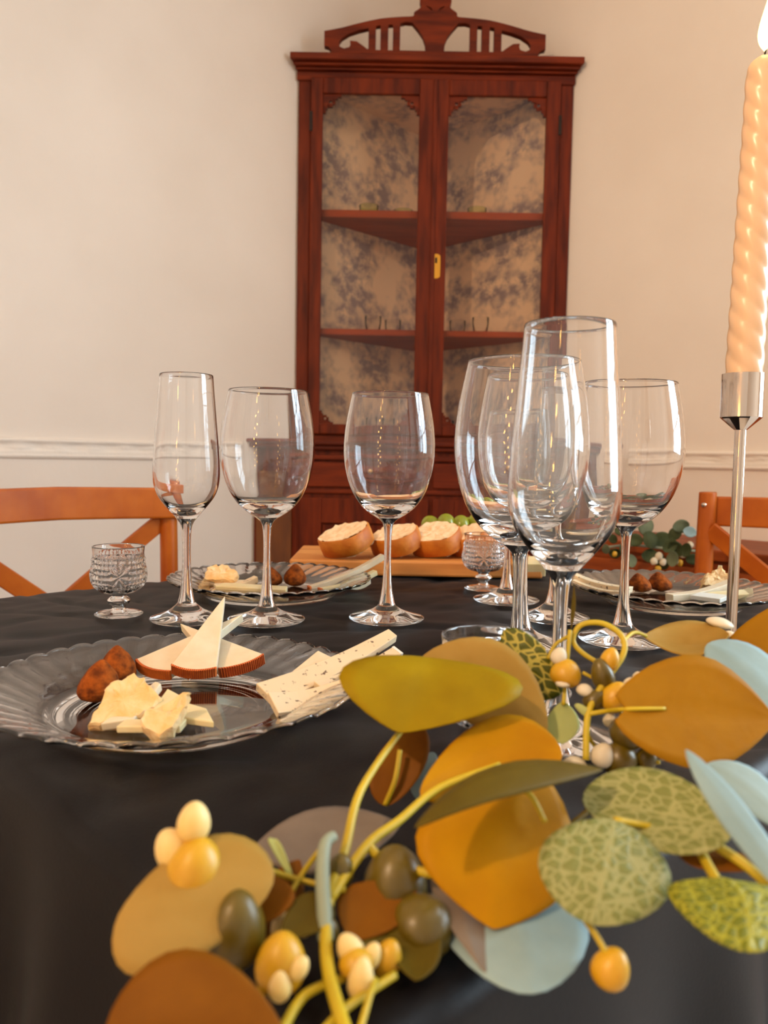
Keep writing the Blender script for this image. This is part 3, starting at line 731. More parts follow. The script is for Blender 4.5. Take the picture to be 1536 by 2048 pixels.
def stick(a, b, wid, th, label, grp, m='truf', rindend=None, wb=None, roll=0.):
    d = (b - a); dn_ = d.normalized(); sd = d.cross(Vector((0, 0, 1))).normalized(); sd = Matrix.Rotation(roll, 3, dn_) @ sd
    nz = sd.cross(dn_).normalized()
    if nz.z < 0: nz = -nz
    wb = wid if wb is None else wb; n = 8
    cl = [a + d*k/n + nz*(-.004*math.sin(PI*k/n)) for k in range(n+1)]; ws = [wid + (wb - wid)*k/n for k in range(n+1)]
    side = sd*wb/2 if (rindend or 0) > 0 else sd*wid/2
    up = [p - sd*q/2 for p, q in zip(cl, ws)]; lo = [p + sd*q/2 for p, q in zip(cl, ws)]; dz = nz*th
    bm = bmesh.new()
    V = [[bm.verts.new(p) for p in q] for q in (up, lo, [p - dz for p in lo], [p - dz for p in up])]
    for k in range(n):
        for r in range(4): bm.faces.new((V[r][k], V[(r+1) % 4][k], V[(r+1) % 4][k+1], V[r][k+1]))
    bm.faces.new([V[r][0] for r in range(4)][::-1]); bm.faces.new([V[r][n] for r in range(4)])
    o = tomesh('cheese_stick', bm, M[m], label, 'cheese', grp, .0006)
    if rindend is not None:
        e = b if rindend > 0 else a; dd = d.normalized()*(1 if rindend > 0 else -1)
        q = [e - side*1.02, e + side*1.02, e + side*1.02 - dz, e - side*1.02 - dz]
        bm = bmesh.new(); A = [bm.verts.new(p - dd*.001) for p in q]; B = [bm.verts.new(p + dd*.0012) for p in q]
        bm.faces.new(A[::-1]); bm.faces.new(B)
        for i in range(4): bm.faces.new((A[i], A[(i+1) % 4], B[(i+1) % 4], B[i]))
        fin('rind', bm, M['white_rind'] if m == 'truf' else M['rind'], o)
    return o
def poly(pts, th, m, label, grp, name='cheese_slice'): return tomesh(name, slab([W(*p) for p in pts], th), M[m], label, 'cheese', grp)
# mottled cheese on the near plate
poly([(560, 1362, .50), (636, 1300, .525), (676, 1320, .52), (610, 1372, .49)], .006, 'cheese', 'plain cheese slice lying behind the mottled cheese sticks', G1)
stick(W(532, 1386, .475), W(786, 1264, .545), .021, .006, 'long mottled cheese stick on top, jutting past the plate rim', G1, wb=.009, roll=.42)
stick(W(640, 1372, .487), W(795, 1300, .535), .012, .006, 'mottled cheese stick beneath the top one, its pale end past the rim', G1, rindend=1, wb=.009, roll=.4)
stick(W(546, 1404, .463), W(694, 1368, .487), .018, .006, 'short mottled cheese stick with white rind lying lowest', G1, rindend=1, wb=.011, roll=.5)
def broken(pts, th, seed, label, grp, amp=.0016):
    """broken piece of hard cheese: jagged outline, crumbled surface, given thickness"""
    P = [W(*p) for p in pts]; rn = random.Random(seed); out = []
    for i, p in enumerate(P):
        q = P[(i+1) % len(P)]; n = max(2, int((q - p).length/.0028))
        for k in range(n):
            t = k/n; out.append(p + (q - p)*t + Vector((rn.uniform(-1, 1), 0, rn.uniform(-1, 1)))*.0006)
    c = sum(out, Vector((0, 0, 0)))/len(out); nn = Vector((0, 0, 0))
    for a, b in zip(out, out[1:] + out[:1]): nn += (a - c).cross(b - c)
    nn.normalize()
    if nn.y > 0: nn = -nn
    zmin, zmax = min(p.z for p in out), max(p.z for p in out)
    bm = bmesh.new(); L = []
    rows = [(.0, .0), (.25, .0), (.5, .0), (.75, .0), (.95, .0), (1.0, .15), (1.02, .5), (1.0, .85), (.95, 1.0), (.75, 1.0), (.4, 1.0), (.0, 1.0)]
    for f, dz in rows[1:-1]:
        L.append([])
        for p in out:
            q = c + (p - c)*f - nn*th*dz; h = (q.z - zmin)/max(1e-5, zmax - zmin)
            rough = amp*(.25 + 1.1*h*h)*(1.6 if .1 < dz < .9 else 1)
            q += Vector((mnoise.noise(q*230 + Vector((seed, 0, 0))), mnoise.noise(q*230 + Vector((0, seed, 5))), mnoise.noise(q*230 + Vector((9, 0, seed)))))*rough*1.6
            q += nn*mnoise.noise(q*90 + Vector((seed, 3, 1)))*amp*(.4 + h)
            L[-1].append(bm.verts.new(q))
    c0, c1 = bm.verts.new(c), bm.verts.new(c - nn*th); n = len(out)
    for a, b in zip(L, L[1:]):
        for i in range(n): bm.faces.new((a[i], a[(i+1) % n], b[(i+1) % n], b[i]))
    for i in range(n):
        bm.faces.new((c0, L[0][(i+1) % n], L[0][i])); bm.faces.new((c1, L[-1][i], L[-1][(i+1) % n]))
    o = fin('cheese_chunk', bm, M['hard'], None, False); tag(o, label, 'cheese', grp); return o
broken([(176,1447,.428),(262,1440,.430),(305,1412,.440),(320,1392,.446),(306,1374,.449),(288,1358,.453),(266,1352,.455),(242,1360,.452),(218,1364,.450),(212,1374,.448),(204,1400,.44)], .009, 3, 'crumbly hard cheese chunk leaning beside the truffles', G1)
broken([(292,1458,.405),(318,1468,.402),(346,1454,.405),(364,1428,.414),(373,1405,.42),(380,1384,.424),(362,1388,.424),(340,1402,.42),(312,1411,.416),(287,1423,.412),(280,1440,.408)], .009, 8, 'crumbly hard cheese chunk lying before the pale slices', G1)
poly([(200, 1447, .425), (268, 1437, .430), (322, 1366, .462), (310, 1362, .466), (240, 1420, .44)], .005, 'cheese', 'thin yellow slice wedged under the crumbly chunk', G1)
poly([(232, 1452, .415), (360, 1452, .412), (374, 1436, .425), (250, 1438, .428)], .004, 'pale', 'lowest thin slice under both crumbly chunks', G1)
poly([(300, 1425, .435), (335, 1376, .465), (372, 1396, .455), (350, 1430, .43)], .004, 'pale', 'pale slice standing behind the second crumbly chunk', G1)
poly([(345, 1432, .428), (372, 1404, .445), (413, 1416, .44), (428, 1443, .42)], .004, 'pale', 'smooth pale slice at the end of the row, flat on the plate', G1)
def truffle(p, r, h, seed, label, grp, lean=(0, 0)):
    def fn(c, q):
        t = (c.z + 1)/2
        prof = 1.0 if t < .38 else 1 - .60*(3*((t - .38)/.62)**2 - 2*((t - .38)/.62)**3)
        s = math.sqrt(max(1e-4, c.x*c.x + c.y*c.y)); k = r*prof*min(1, s*1.25)/s if s > .01 else 0
        return Vector((c.x*k + lean[0]*t*h, c.y*k + lean[1]*t*h, t*h))
    o = fin('chocolate_truffle', blob(r, r, h, r*.045, 110, seed, 3, fn), M['cocoa'], None, True); o.location = p
    tag(o, label, 'truffle', grp); return o
GT = 'cocoa dusted truffles'
def on(px, py, z=.0057): q = T(px, py, z); return q
truffle(on(194, 1403), .0125, .027, 1, 'cocoa truffle at the front of the near plate, touching the crumbly cheese', GT, (.12, .0))
truffle(on(238, 1366), .0118, .026, 2, 'cocoa truffle behind another on the near plate', GT, (-.05, .0))
truffle(on(546, 1172), .012, .023, 3, 'cocoa truffle behind the wine glass stem on the middle plate', GT, (-.1, 0))
truffle(on(590, 1172), .0135, .027, 4, 'cocoa truffle standing clear of the stem on the middle plate', GT, (0, 0))
truffle(on(1282, 1184), .0135, .023, 5, 'cocoa truffle nearer the wine glass stem on the plate by the chair', GT, (-.2, 0))
truffle(on(1322, 1182), .0145, .023, 6, 'cocoa truffle further from the stem on the plate by the chair', GT, (-.2, 0))
# middle plate
broken([(405,1160,.925),(470,1160,.925),(476,1143,.935),(455,1130,.94),(430,1130,.94),(415,1136,.935)], .016, 11, 'crumbly hard cheese chunk at the left of the middle plate', G2, .0024)
poly([(385, 1166, .93), (470, 1172, .915), (515, 1160, .935), (430, 1158, .95)], .006, 'cheese', 'flat slice under the crumbly chunk on the middle plate', G2)
poly([(430, 1172, .90), (572, 1180, .885), (575, 1172, .90), (450, 1165, .92)], .006, 'pale', 'long pale slice nearest the rim of the middle plate', G2)
stick(W(430, 1170, .905), W(512, 1152, .93), .012, .007, 'dark flecked cheese stick behind the flute stem on the middle plate', G2)
stick(W(618, 1172, .92), W(764, 1108, .955), .010, .007, 'upper cheese stick on the middle plate reaching past the rim towards the bread', G2, 'cheese', -1)
stick(W(640, 1176, .905), W(750, 1140, .94), .010, .006, 'lower pale cheese stick on the middle plate beneath the upper one', G2, 'pale', -1)
stick(W(690, 1166, .93), W(735, 1156, .945), .016, .006, 'short cheese piece under the sticks on the middle plate', G2, 'cheese')
# right-hand plate
stick(W(1138, 1142, .93), W(1262, 1174, .875), .012, .007, 'upper mottled cheese stick on the plate by the chair, behind the flute', G3)
stick(W(1150, 1158, .915), W(1255, 1182, .868), .014, .007, 'lower mottled cheese stick on the plate by the chair', G3)
broken([(1408,1170,.93),(1460,1172,.93),(1464,1152,.935),(1440,1134,.945),(1428,1142,.94),(1412,1148,.935)], .016, 21, 'crumbly hard cheese chunk behind the candlestick', G3, .0024)
stick(W(1338, 1188, .875), W(1462, 1160, .915), .012, .008, 'cheese stick in front of the crumbly chunk, crossing the candlestick', G3, 'cheese')
poly([(1395, 1192, .875), (1420, 1183, .89), (1506, 1177, .91), (1508, 1188, .885)], .006, 'pale', 'long pale slice on the plate behind the candlestick foot', G3)
poly([(1380, 1190, .87), (1440, 1198, .85), (1460, 1190, .865), (1400, 1184, .885)], .005, 'white_rind', 'white rinded slice at the front of the plate by the candlestick', G3)

# ------------------------------------------------------------------ bread board
bdl = T(578, 1150); bdr = T(1092, 1163)
bo = thing('bread_board', (.045, 1.125, TT + .0016), 'long wooden serving board holding sliced bread and grapes', 'serving board')
bmx = bmesh.new(); box(bmx, -.172, .172, -.085, .085, 0, .021); fin('board', bmx, M['board'], bo, bevel=.003)
BZ = TT + .0016 + .021
def bread(px, py, d, wdt, hgt, th, rot, label, seed):
    q0 = W(px, py, d)
    """a cut slice: crumb faces, crust wall child"""
    o = thing('bread_slice', W(px, py, d), label, 'bread', 'bread slices on the board'); o.rotation_euler = rot
    n = 40; out = []
    for i in range(n):
        a = 2*PI*i/n; r = 1 + .13*mnoise.noise(Vector((math.cos(a)*1.5, math.sin(a)*1.5, seed)))
        x = math.copysign(abs(math.cos(a))**.8, math.cos(a))*wdt/2*r; z = math.copysign(abs(math.sin(a))**.75, math.sin(a))*hgt/2*r
        out.append((x, z if z > 0 else z*.9))
    bm = bmesh.new(); front = []
    for ys, sg in ((-th/2, 1), (th/2, -1)):
        rings = []
        for k, f in enumerate((.96, .75, .5, .25)):
            rings.append([bm.verts.new((x*f, ys + .0034*mnoise.noise(Vector((x*f*160, z*f*160, seed + ys*900))), z*f)) for x, z in out])
        c = bm.verts.new((0, ys, 0))
        for a, b in zip(rings, rings[1:]):
            for i in range(n): bm.faces.new((a[i], a[(i+1) % n], b[(i+1) % n], b[i]))
        for i in range(n): bm.faces.new((rings[-1][i], rings[-1][(i+1) % n], c))
    fin('crumb', bm, M['crumb'], o, True)
    bm = bmesh.new(); rs = []
    for f, y in ((.955, -th/2), (1.0, -th/2 + .0015), (1.015, 0), (1.0, th/2 - .0015), (.955, th/2)):
        rs.append([bm.verts.new((x*f, y, z*f)) for x, z in out])
    for a, b in zip(rs, rs[1:]):
        for i in range(n): bm.faces.new((a[i], a[(i+1) % n], b[(i+1) % n], b[i]))
    ck = fin('crust', bm, M['crust'], o, True)
    rm = o.rotation_euler.to_matrix(); o.location.z = BZ + .0006 - min((rm @ v.co).z for v in ck.data.vertices)
slices = [(692, 1085, 1.065, 'first bread slice of the row at the left end of the board'),
          (788, 1085, 1.085, 'second bread slice from the left end of the board, behind the lone wine glass'),
          (870, 1085, 1.095, 'third bread slice from the left end of the board'),
          (940, 1085, 1.105, 'fourth bread slice of the row, partly behind the cordial cup'),
          (1005, 1085, 1.115, 'fifth bread slice of the row, behind the cordial cup rim')]
for i, (px, py, d, lb) in enumerate(slices):
    bread(px, py, d, .074, .062, .026, (math.radians(-66 - 3*(i % 2)), math.radians(-9 + 3*(i % 3)), math.radians(-34 - 4*(i % 2))), lb, i*3.7 + 1)
# grapes
gb = thing('grape_bunch', W(925, 1075, 1.17), 'bunch of green grapes heaped behind the bread slices', 'grapes')
gm = me_from(blob(.0145, .0145, .0165, 0, sub=3), 'grape', M['grape'])
gi = CM.inverted
gl = [(862, 1052, 1.19), (892, 1047, 1.185), (922, 1049, 1.185), (955, 1045, 1.19), (985, 1050, 1.19), (1015, 1056, 1.19), (875, 1072, 1.175), (908, 1072, 1.175), (940, 1071, 1.175), (972, 1071, 1.18), (1003, 1074, 1.18), (905, 1056, 1.215), (938, 1054, 1.215), (970, 1056, 1.215), (1000, 1060, 1.215), (880, 1088, 1.19), (940, 1088, 1.19), (1000, 1088, 1.19)]
for px, py, d in gl:
    o = link('grape', gm, None, gb); q = W(px, py, d); q.z = max(q.z, BZ + .0185); o.location = q - gb.location
    o.rotation_euler = (random.uniform(-.8, .8), random.uniform(-.8, .8), 0); s = random.uniform(.92, 1.08); o.scale = (s, s, s)
sp = [W(1060, 1085, 1.17), W(1000, 1062, 1.172), W(930, 1058, 1.165), W(865, 1064, 1.165)]
fin('stalk', tube([p - gb.location for p in sp], .002, .0015), M['grapestem'], gb, True)
poly([(1056, 1112, 1.08), (1092, 1112, 1.08), (1092, 1128, 1.045), (1054, 1128, 1.045)], .018, 'pale', 'pale block of cheese at the right end of the bread board', 'cheese on the board', 'cheese_block')

# ------------------------------------------------------------------ candle and candlestick
cd = .555
cbase = at_depth(1456, cd)
cs = thing('candlestick', (cbase.x, cbase.y, TT + .0012), 'slim polished metal candlestick holding a twisted candle at the right', 'candlestick')
top_z = lambda py: (WY(1490, py, cbase.y).z - TT - .0012)
hc0, hc1, hc2 = top_z(860), top_z(835), top_z(748)
rs = 10.5*cd/FPX; rc = 38.5*cd/FPX
fin('base', lathe(c2([(.0005, 0), (.034, 0), (.036, .0015), (.034, .004), (.02, .006), (.006, .009), (rs, .014)], 4), 48), M['metal'], cs, True)
fin('stem', lathe([(rs, .012), (rs, hc0)], 32), M['metal'], cs, True)
fin('collar', lathe([(0, hc0 - .001), (12*cd/FPX, hc0), (36*cd/FPX, hc1 - .001), (rc, hc1)], 12), M['metal'], cs)
fin('cup', lathe([(rc, hc1), (rc, hc2), (rc - .0012, hc2), (rc - .0012, hc1 + .004), (0, hc1 + .004)], 64), M['metal'], cs, False)
for p in cs.children[-1].data.polygons: p.use_smooth = abs(p.normal.z) < .5
cnd = thing('twisted_candle', (cbase.x, cbase.y, TT + .0012 + hc1 + .005), 'twisted ivory taper candle burning in the metal candlestick', 'candle')
Hc = top_z(112) - hc1 - .005
rcand = 35.5*cd/FPX
def twist(bm_h):
    bm = bmesh.new(); nz, ns = 150, 48; rings = []
    for j in range(nz + 1):
        z = bm_h*j/nz; tp = 1 - .14*z/bm_h
        if z > bm_h - .012: tp *= math.sqrt(max(.04, 1 - ((z - bm_h + .012)/.0122)**2))
        ring = []
        for i in range(ns):
            a = 2*PI*i/ns; ph = 4*a + z/.0155*2*PI*1.0
            r = rcand*tp*(1 - .04 + .04*(abs(math.cos(ph/2))*2 - 1)); ring.append(bm.verts.new((r*math.cos(a), r*math.sin(a), z)))
        rings.append(ring)
    for a, b in zip(rings, rings[1:]):
        for i in range(ns): bm.faces.new((a[i], a[(i+1) % ns], b[(i+1) % ns], b[i]))
    bm.faces.new(rings[0][::-1]); bm.faces.new(rings[-1]); return bm
fin('wax_body', twist(Hc), M['wax'], cnd, True)
fin('wick', tube([(0, 0, Hc - .002), (.0006, 0, Hc + .004), (.0014, 0, Hc + .008)], .0007), M['wick'], cnd)
fl = fin('flame', lathe(c2([(0.0001, Hc + .003), (.0035, Hc + .008), (.0050, Hc + .014), (.0040, Hc + .022), (.0018, Hc + .031), (0, Hc + .038)], 4), 20), M['flame'], cnd, True)
lc = bpy.data.lights.new('candle_glow', 'POINT'); lc.energy = .06; lc.color = (1, .62, .28); lc.shadow_soft_size = .012
lo_ = bpy.data.objects.new('candle_glow', lc); COL.objects.link(lo_); lo_.location = (cbase.x, cbase.y, TT + hc1 + Hc + .06)
cnd.rotation_euler = (0, math.radians(.9), 0); 

# ------------------------------------------------------------------ warm string lights and lamp behind the photographer
LP_ = uv(.15, 1.45, 2.35); LT_ = uv(-.25, WV, 1.25)
lamp = thing('ceiling_spotlight', tuple(LP_), 'warm ceiling spotlight behind the photographer, aimed at the right-hand wall', 'lamp')
aim = (LT_ - LP_).to_track_quat('-Z', 'Y')
hd = fin('lamp_head', lathe([(0, .14), (.05, .14), (.055, .12), (.055, .0), (.05, .0), (.05, .11), (0, .115)], 32), M['white'], lamp, True); hd.rotation_euler = aim.to_euler()
fin('mount', tube([(0, 0, .06), (0, 0, CH - 2.35)], .008), M['white'], lamp)
M['bulb'] = mat('lamp_bulb', (255, 200, 130), .5, emit=((255, 190, 120), 6))
bb = fin('bulb', blob(.03, .03, .03, sub=2), M['bulb'], lamp, True); bb.location = aim @ Vector((0, 0, .06))
ll = bpy.data.lights.new('spot_light', 'SPOT'); ll.energy = 118; ll.color = (1, .68, .42); ll.shadow_soft_size = .05; ll.spot_size = math.radians(96); ll.spot_blend = 1.0
lo2 = bpy.data.objects.new('spot_light', ll); COL.objects.link(lo2); lo2.location = LP_ + aim @ Vector((0, 0, -.02)); lo2.rotation_euler = aim.to_euler()
M['led'] = mat('string_led', (255, 190, 90), .5, emit=((255, 186, 96), 52))
sl = thing('string_lights', tuple(uv(0, 0, 0)), 'warm fairy lights hanging in strands from the ceiling behind the photographer', 'string lights')
lm = me_from(blob(.014, .014, .016, sub=2), 'bulb', M['led'])
for k in range(2):
    us_ = .06 + k*.12
    pp = [uv(us_ + .02*math.sin(j*1.3 + k), .62 + .015*math.cos(j*2.1 + k), 2.55 - j*.14 - .07*(k % 2)) for j in range(15)]
    fin('wire', tube([Vector((pp[0].x, pp[0].y, CH))] + pp, .0015, seg=5), M['wick'], sl)
    for p in pp[::1]:
        o = link('bulb', lm, None, sl); o.location = p

# ------------------------------------------------------------------ garlands
def leaf_mesh(B, L, R, Tp, tm=.5, shape='round', cup=.10, nl=14, nw=10):
    Mid = (L + R)/2; lat = (R - L)/2; ax = Tp - B
    n = lat.cross(ax).normalized(); wl = lat.length
    # quadratic centre line through B, Mid (at tm), Tp
    c = Mid - B*(1 - tm)**2 - Tp*tm**2; C = c/(2*tm*(1 - tm))
    def wf(t):
        x = t/tm*.5 if t < tm else .5 + (t - tm)/(1 - tm)*.5
        if shape == 'round': return math.sin(PI*x)**.55
        if shape == 'heart': return (math.sin(PI*min(1, x*.98 + .02))**.55) if x < .5 else math.sin(PI*x)**.85
        if shape == 'oval': return math.sin(PI*x)**.75
        return math.sin(PI*x)**1.1
    bm = bmesh.new(); uvl = bm.loops.layers.uv.new('UVMap'); g = []
    for i in range(nl + 1):
        t = i/nl; t = .5 - .5*math.cos(PI*t); p = B*(1-t)**2 + C*2*t*(1-t) + Tp*t*t; wd = wf(min(max(t, .0), 1.0)); row = []
        for j in range(nw + 1):
            s = 2*j/nw - 1
            back = 0
            if shape == 'heart' and t < .3: back = -.35*(1 - t/.3)*abs(s)*(.6)
            q = p + lat*(s*wd) + n*(cup*wl*wd*(s*s - .4)) + ax*(back*.35) - n*(.05*wl*math.exp(-abs(s)*9)*wd)
            row.append((bm.verts.new(q), (.5 + s*.5*max(wd, .02), t)))
        g.append(row)
    for a, b in zip(g, g[1:]):
        for j in range(nw):
            f = bm.faces.new((a[j][0], a[j+1][0], b[j+1][0], b[j][0]))
            for l, q in zip(f.loops, (a[j], a[j+1], b[j+1], b[j])): l[uvl].uv = q[1]
    bmesh.ops.remove_doubles(bm, verts=bm.verts[:], dist=1e-6)
    return bm
def leaf(root, B, L, R, Tp, m, tm=.5, shape='round', cup=.10, label=None):
    pts = [WL(q) - root.location for q in (B, L, R, Tp)]
    o = fin('leaf', leaf_mesh(*pts, tm, shape, cup), M[m], root, True)
    md = o.modifiers.new('s', 'SOLIDIFY'); md.thickness = .0006; md.offset = 0
    if label: o['label'] = label
    return o
gp = W(1000, 1700, .28)
ga = thing('leaf_garland', (gp.x, gp.y, TT), 'foreground garland of broad ochre leaves, netted leaves and waxy buds across the table corner', 'garland')
LV = [
 # B, L, R, T, material, tm, shape
 ((800,1466,.315),(680,1347,.330),(1044,1388,.330),(860,1316,.352),'lf_olive',.45,'oval',.06,'large yellow green leaf'),
 ((1092,1470,.345),(1010,1287,.366),(930,1440,.352),(838,1322,.370),'lf_tan',.5,'round',.08,None),
 ((1125,1510,.315),(1000,1428,.335),(985,1590,.305),(840,1580,.30),'lf_orange',.45,'round',.08,None),
 ((1050,1560,.285),(836,1655,.265),(1150,1740,.265),(985,1858,.25),'lf_orange',.45,'heart',.08,'largest orange leaf'),
 ((1205,1540,.275),(1010,1518,.272),(1030,1580,.25),(830,1655,.238),'lf_dark',.45,'oval',.25,'dark olive leaf seen nearly edge on'),
 ((1228,1640,.262),(1080,1700,.250),(1345,1770,.243),(1180,1848,.236),'lf_vein',.5,'round',.12,'grey green netted leaf'),
 ((1165,1600,.285),(1300,1540,.285),(1330,1710,.255),(1465,1650,.25),'lf_vein',.5,'round',.12,'grey green netted leaf'),
 ((1432,1758,.240),(1338,1785,.235),(1620,1800,.235),(1500,1905,.215),'lf_vein2',.45,'round',.10,'yellow green netted leaf'),
 ((1640,1860,.215),(1500,1622,.236),(1450,1655,.232),(1371,1500,.252),'lf_blue',.5,'oval',.12,'blue grey pointed leaf'),
 ((1610,1680,.27),(1520,1545,.285),(1480,1610,.275),(1415,1528,.29),'lf_blue',.5,'oval',.10,None),
 ((1252,1418,.330),(1390,1312,.347),(1395,1540,.317),(1552,1440,.335),'lf_ochre',.48,'heart',.08,'large ochre leaf by the candlestick'),
 ((1452,1345,.400),(1475,1260,.415),(1600,1330,.395),(1610,1200,.41),'lf_ochre',.5,'round',.08,None),
 ((1600,1460,.345),(1540,1310,.375),(1460,1385,.355),(1415,1288,.38),'lf_blue',.5,'round',.08,None),
 ((1288,1272,.42),(1375,1247,.445),(1385,1318,.40),(1458,1268,.41),'lf_tan',.5,'oval',.12,None),
 ((1096,1316,.372),(1010,1258,.378),(1118,1392,.368),(1010,1395,.372),'lf_net',.42,'heart',.08,'small green leaf with pale netted veins'),
 ((1126,1402,.362),(1090,1452,.358),(1160,1450,.358),(1125,1488,.352),'lf_pale',.55,'oval',.10,'small pale green leaf'),
 ((775,1612,.33),(744,1535,.338),(855,1520,.338),(830,1448,.35),'lf_brown',.5,'round',.1,None),
 ((838,1600,.345),(820,1545,.35),(872,1550,.345),(866,1505,.355),'lf_blue',.5,'round',.1,None),
 ((800,1650,.30),(640,1612,.31),(655,1742,.285),(506,1700,.29),'lf_grey',.5,'oval',.12,'grey mauve leaf'),
 ((545,1770,.240),(430,1666,.248),(310,1950,.218),(238,1830,.23),'lf_tan',.5,'round',.1,'round tan leaf at the left end'),
 ((570,2070,.198),(370,1896,.21),(420,2180,.192),(210,2080,.2),'lf_brown',.5,'round',.1,'dark brown leaf lowest at the left'),
 ((940,1710,.285),(870,1830,.262),(1165,1810,.262),(1065,1988,.240),'lf_blue',.5,'round',.1,'blue grey leaf behind the orange one'),
 ((930,1720,.282),(862,1760,.27),(990,1900,.26),(960,1935,.25),'lf_grey',.5,'oval',.1,None),
 ((600,1720,.27),(520,1780,.262),(600,1850,.255),(530,1900,.25),'lf_brown',.5,'oval',.15,None),
 ((590,1770,.262),(540,1690,.268),(565,1695,.268),(548,1682,.27),'lf_pale',.5,'oval',.15,None),
 ((420,1805,.245),(360,1795,.248),(365,1832,.244),(328,1815,.247),'lf_pale',.5,'oval',.15,None),
 ((900,1830,.265),(800,1850,.262),(850,1912,.255),(795,1900,.255),'lf_brown',.5,'round',.15,None),
 ((770,1740,.28),(720,1850,.265),(800,1900,.262),(740,1930,.255),'lf_dark',.5,'oval',.15,None),
 ((700,1880,.245),(690,1780,.258),(800,1850,.25),(830,1770,.262),'lf_brown',.5,'oval',.15,None),
 ((520,1850,.240),(470,1770,.250),(590,1800,.245),(545,1750,.254),'lf_brown',.5,'oval',.15,None),
 ((560,1880,.236),(590,1800,.246),(660,1850,.242),(650,1790,.25),'lf_dark',.5,'oval',.15,None),
 ((830,1960,.232),(770,1880,.246),(880,1920,.24),(870,1850,.25),'lf_dark',.5,'oval',.15,None),
 ((1185,1425,.35),(1160,1408,.352),(1170,1432,.35),(1150,1412,.353),'lf_pale',.5,'oval',.15,None),
 ((1142,1262,.372),(1142,1220,.374),(1151,1220,.374),(1148,1168,.376),'lf_dark',.4,'point',.1,None),
 ((1560,1730,.25),(1400,1690,.262),(1420,1740,.252),(1350,1700,.262),'lf_brown',.5,'oval',.1,None),
]
for q in LV: leaf(ga, q[0], q[1], q[2], q[3], q[4], q[5], q[6], q[7], q[8])
def stem(pts, r0, r1=None, m='stem', root=ga): return fin('stem', tube([WL(p) - root.location for p in pts], r0, r1, 8, 6), M[m], root, True)
stem([(700,2090,.205),(655,1930,.23),(658,1800,.25),(690,1700,.268),(722,1580,.29),(800,1464,.325)], .0021, .0014)
stem([(658,1800,.25),(735,1690,.272),(800,1640,.285),(880,1575,.30),(1000,1530,.31)], .0019, .0013)
stem([(652,1880,.24),(645,1760,.25),(650,1690,.258),(668,1672,.262)], .0026, .0018, 'stemgrey')
stem([(735,1690,.272),(775,1725,.27),(865,1748,.262)], .0017)
stem([(770,1610,.33),(790,1560,.33),(800,1500,.335)], .0011)
stem([(530,2070,.215),(520,1990,.225),(540,1950,.228)], .0016, .0013)
stem([(560,2070,.215),(610,1990,.225),(690,1955,.232)], .0016, .0012)
stem([(640,2070,.21),(700,2010,.22),(790,1950,.235)], .0013)
stem([(720,2060,.21),(740,1990,.22),(750,1960,.228)], .0010)
stem([(1150,1815,.245),(1185,1860,.24),(1212,1905,.236)], .0010)
stem([(1172,1520,.342),(1176,1430,.35),(1205,1370,.357),(1246,1310,.364),(1243,1272,.368),(1205,1247,.372),(1162,1250,.374),(1146,1280,.373),(1165,1306,.37),(1208,1332,.366)], .0016, .0012)
stem([(1127,1410,.36),(1133,1340,.366),(1140,1260,.371)], .0010)
stem([(1244,1285,.368),(1268,1265,.385),(1292,1272,.41)], .0009)
stem([(1178,1428,.35),(1215,1422,.345),(1256,1418,.33),(1330,1417,.332)], .0012, .0008)
stem([(1096,1318,.371),(1112,1288,.373),(1146,1268,.374)], .0009)
stem([(1400,1700,.256),(1418,1735,.248),(1436,1766,.24)], .0017)
stem([(1430,1690,.256),(1490,1730,.25),(1560,1790,.24)], .0017)
stem([(1230,1640,.262),(1330,1660,.268),(1430,1690,.256)], .0012)
stem([(1090,1645,.27),(1060,1590,.275),(1010,1560,.285)], .0010)
stem([(480,1860,.24),(420,1800,.247),(395,1770,.246)], .0010)
stem([(480,1860,.24),(500,1780,.25),(500,1740,.252)], .0010)
stem([(690,1780,.256),(600,1760,.262),(520,1735,.262)], .0010)
stem([(640,1700,.262),(600,1755,.262),(560,1830,.25)], .0009)
stem([(1320,1525,.345),(1265,1520,.35),(1200,1500,.352),(1175,1470,.352)], .0009)
stem([(1265,1520,.35),(1240,1420,.356),(1225,1380,.36),(1165,1345,.364)], .0009)
stem([(690,1900,.238),(860,1850,.256),(1000,1760,.28),(1180,1620,.315),(1330,1500,.36),(1480,1400,.42),(1620,1320,.5)], .0013, None, 'lf_dark')
def bud(px, py, d, wpx, hpx, m, tilt=0., name='bud'):
    q = WL((px, py, d)); k = d/FPX; rx, rz = wpx/2*k*1.14, hpx/2*k*1.14
    if q.z < TT + rz and (-q.x + q.y)/R2 > U0 and (-q.x - q.y)/R2 < V1: q.z = TT + rz*.9
    def fn(c, p): return Vector((p.x*(1 - .18*c.z), p.y*(1 - .18*c.z), p.z))
    o = fin(name, blob(rx, rx, rz, sub=3, fn=fn), M[m], ga, True); o.location = q - ga.location; o.rotation_euler = (0, tilt, 0); return o
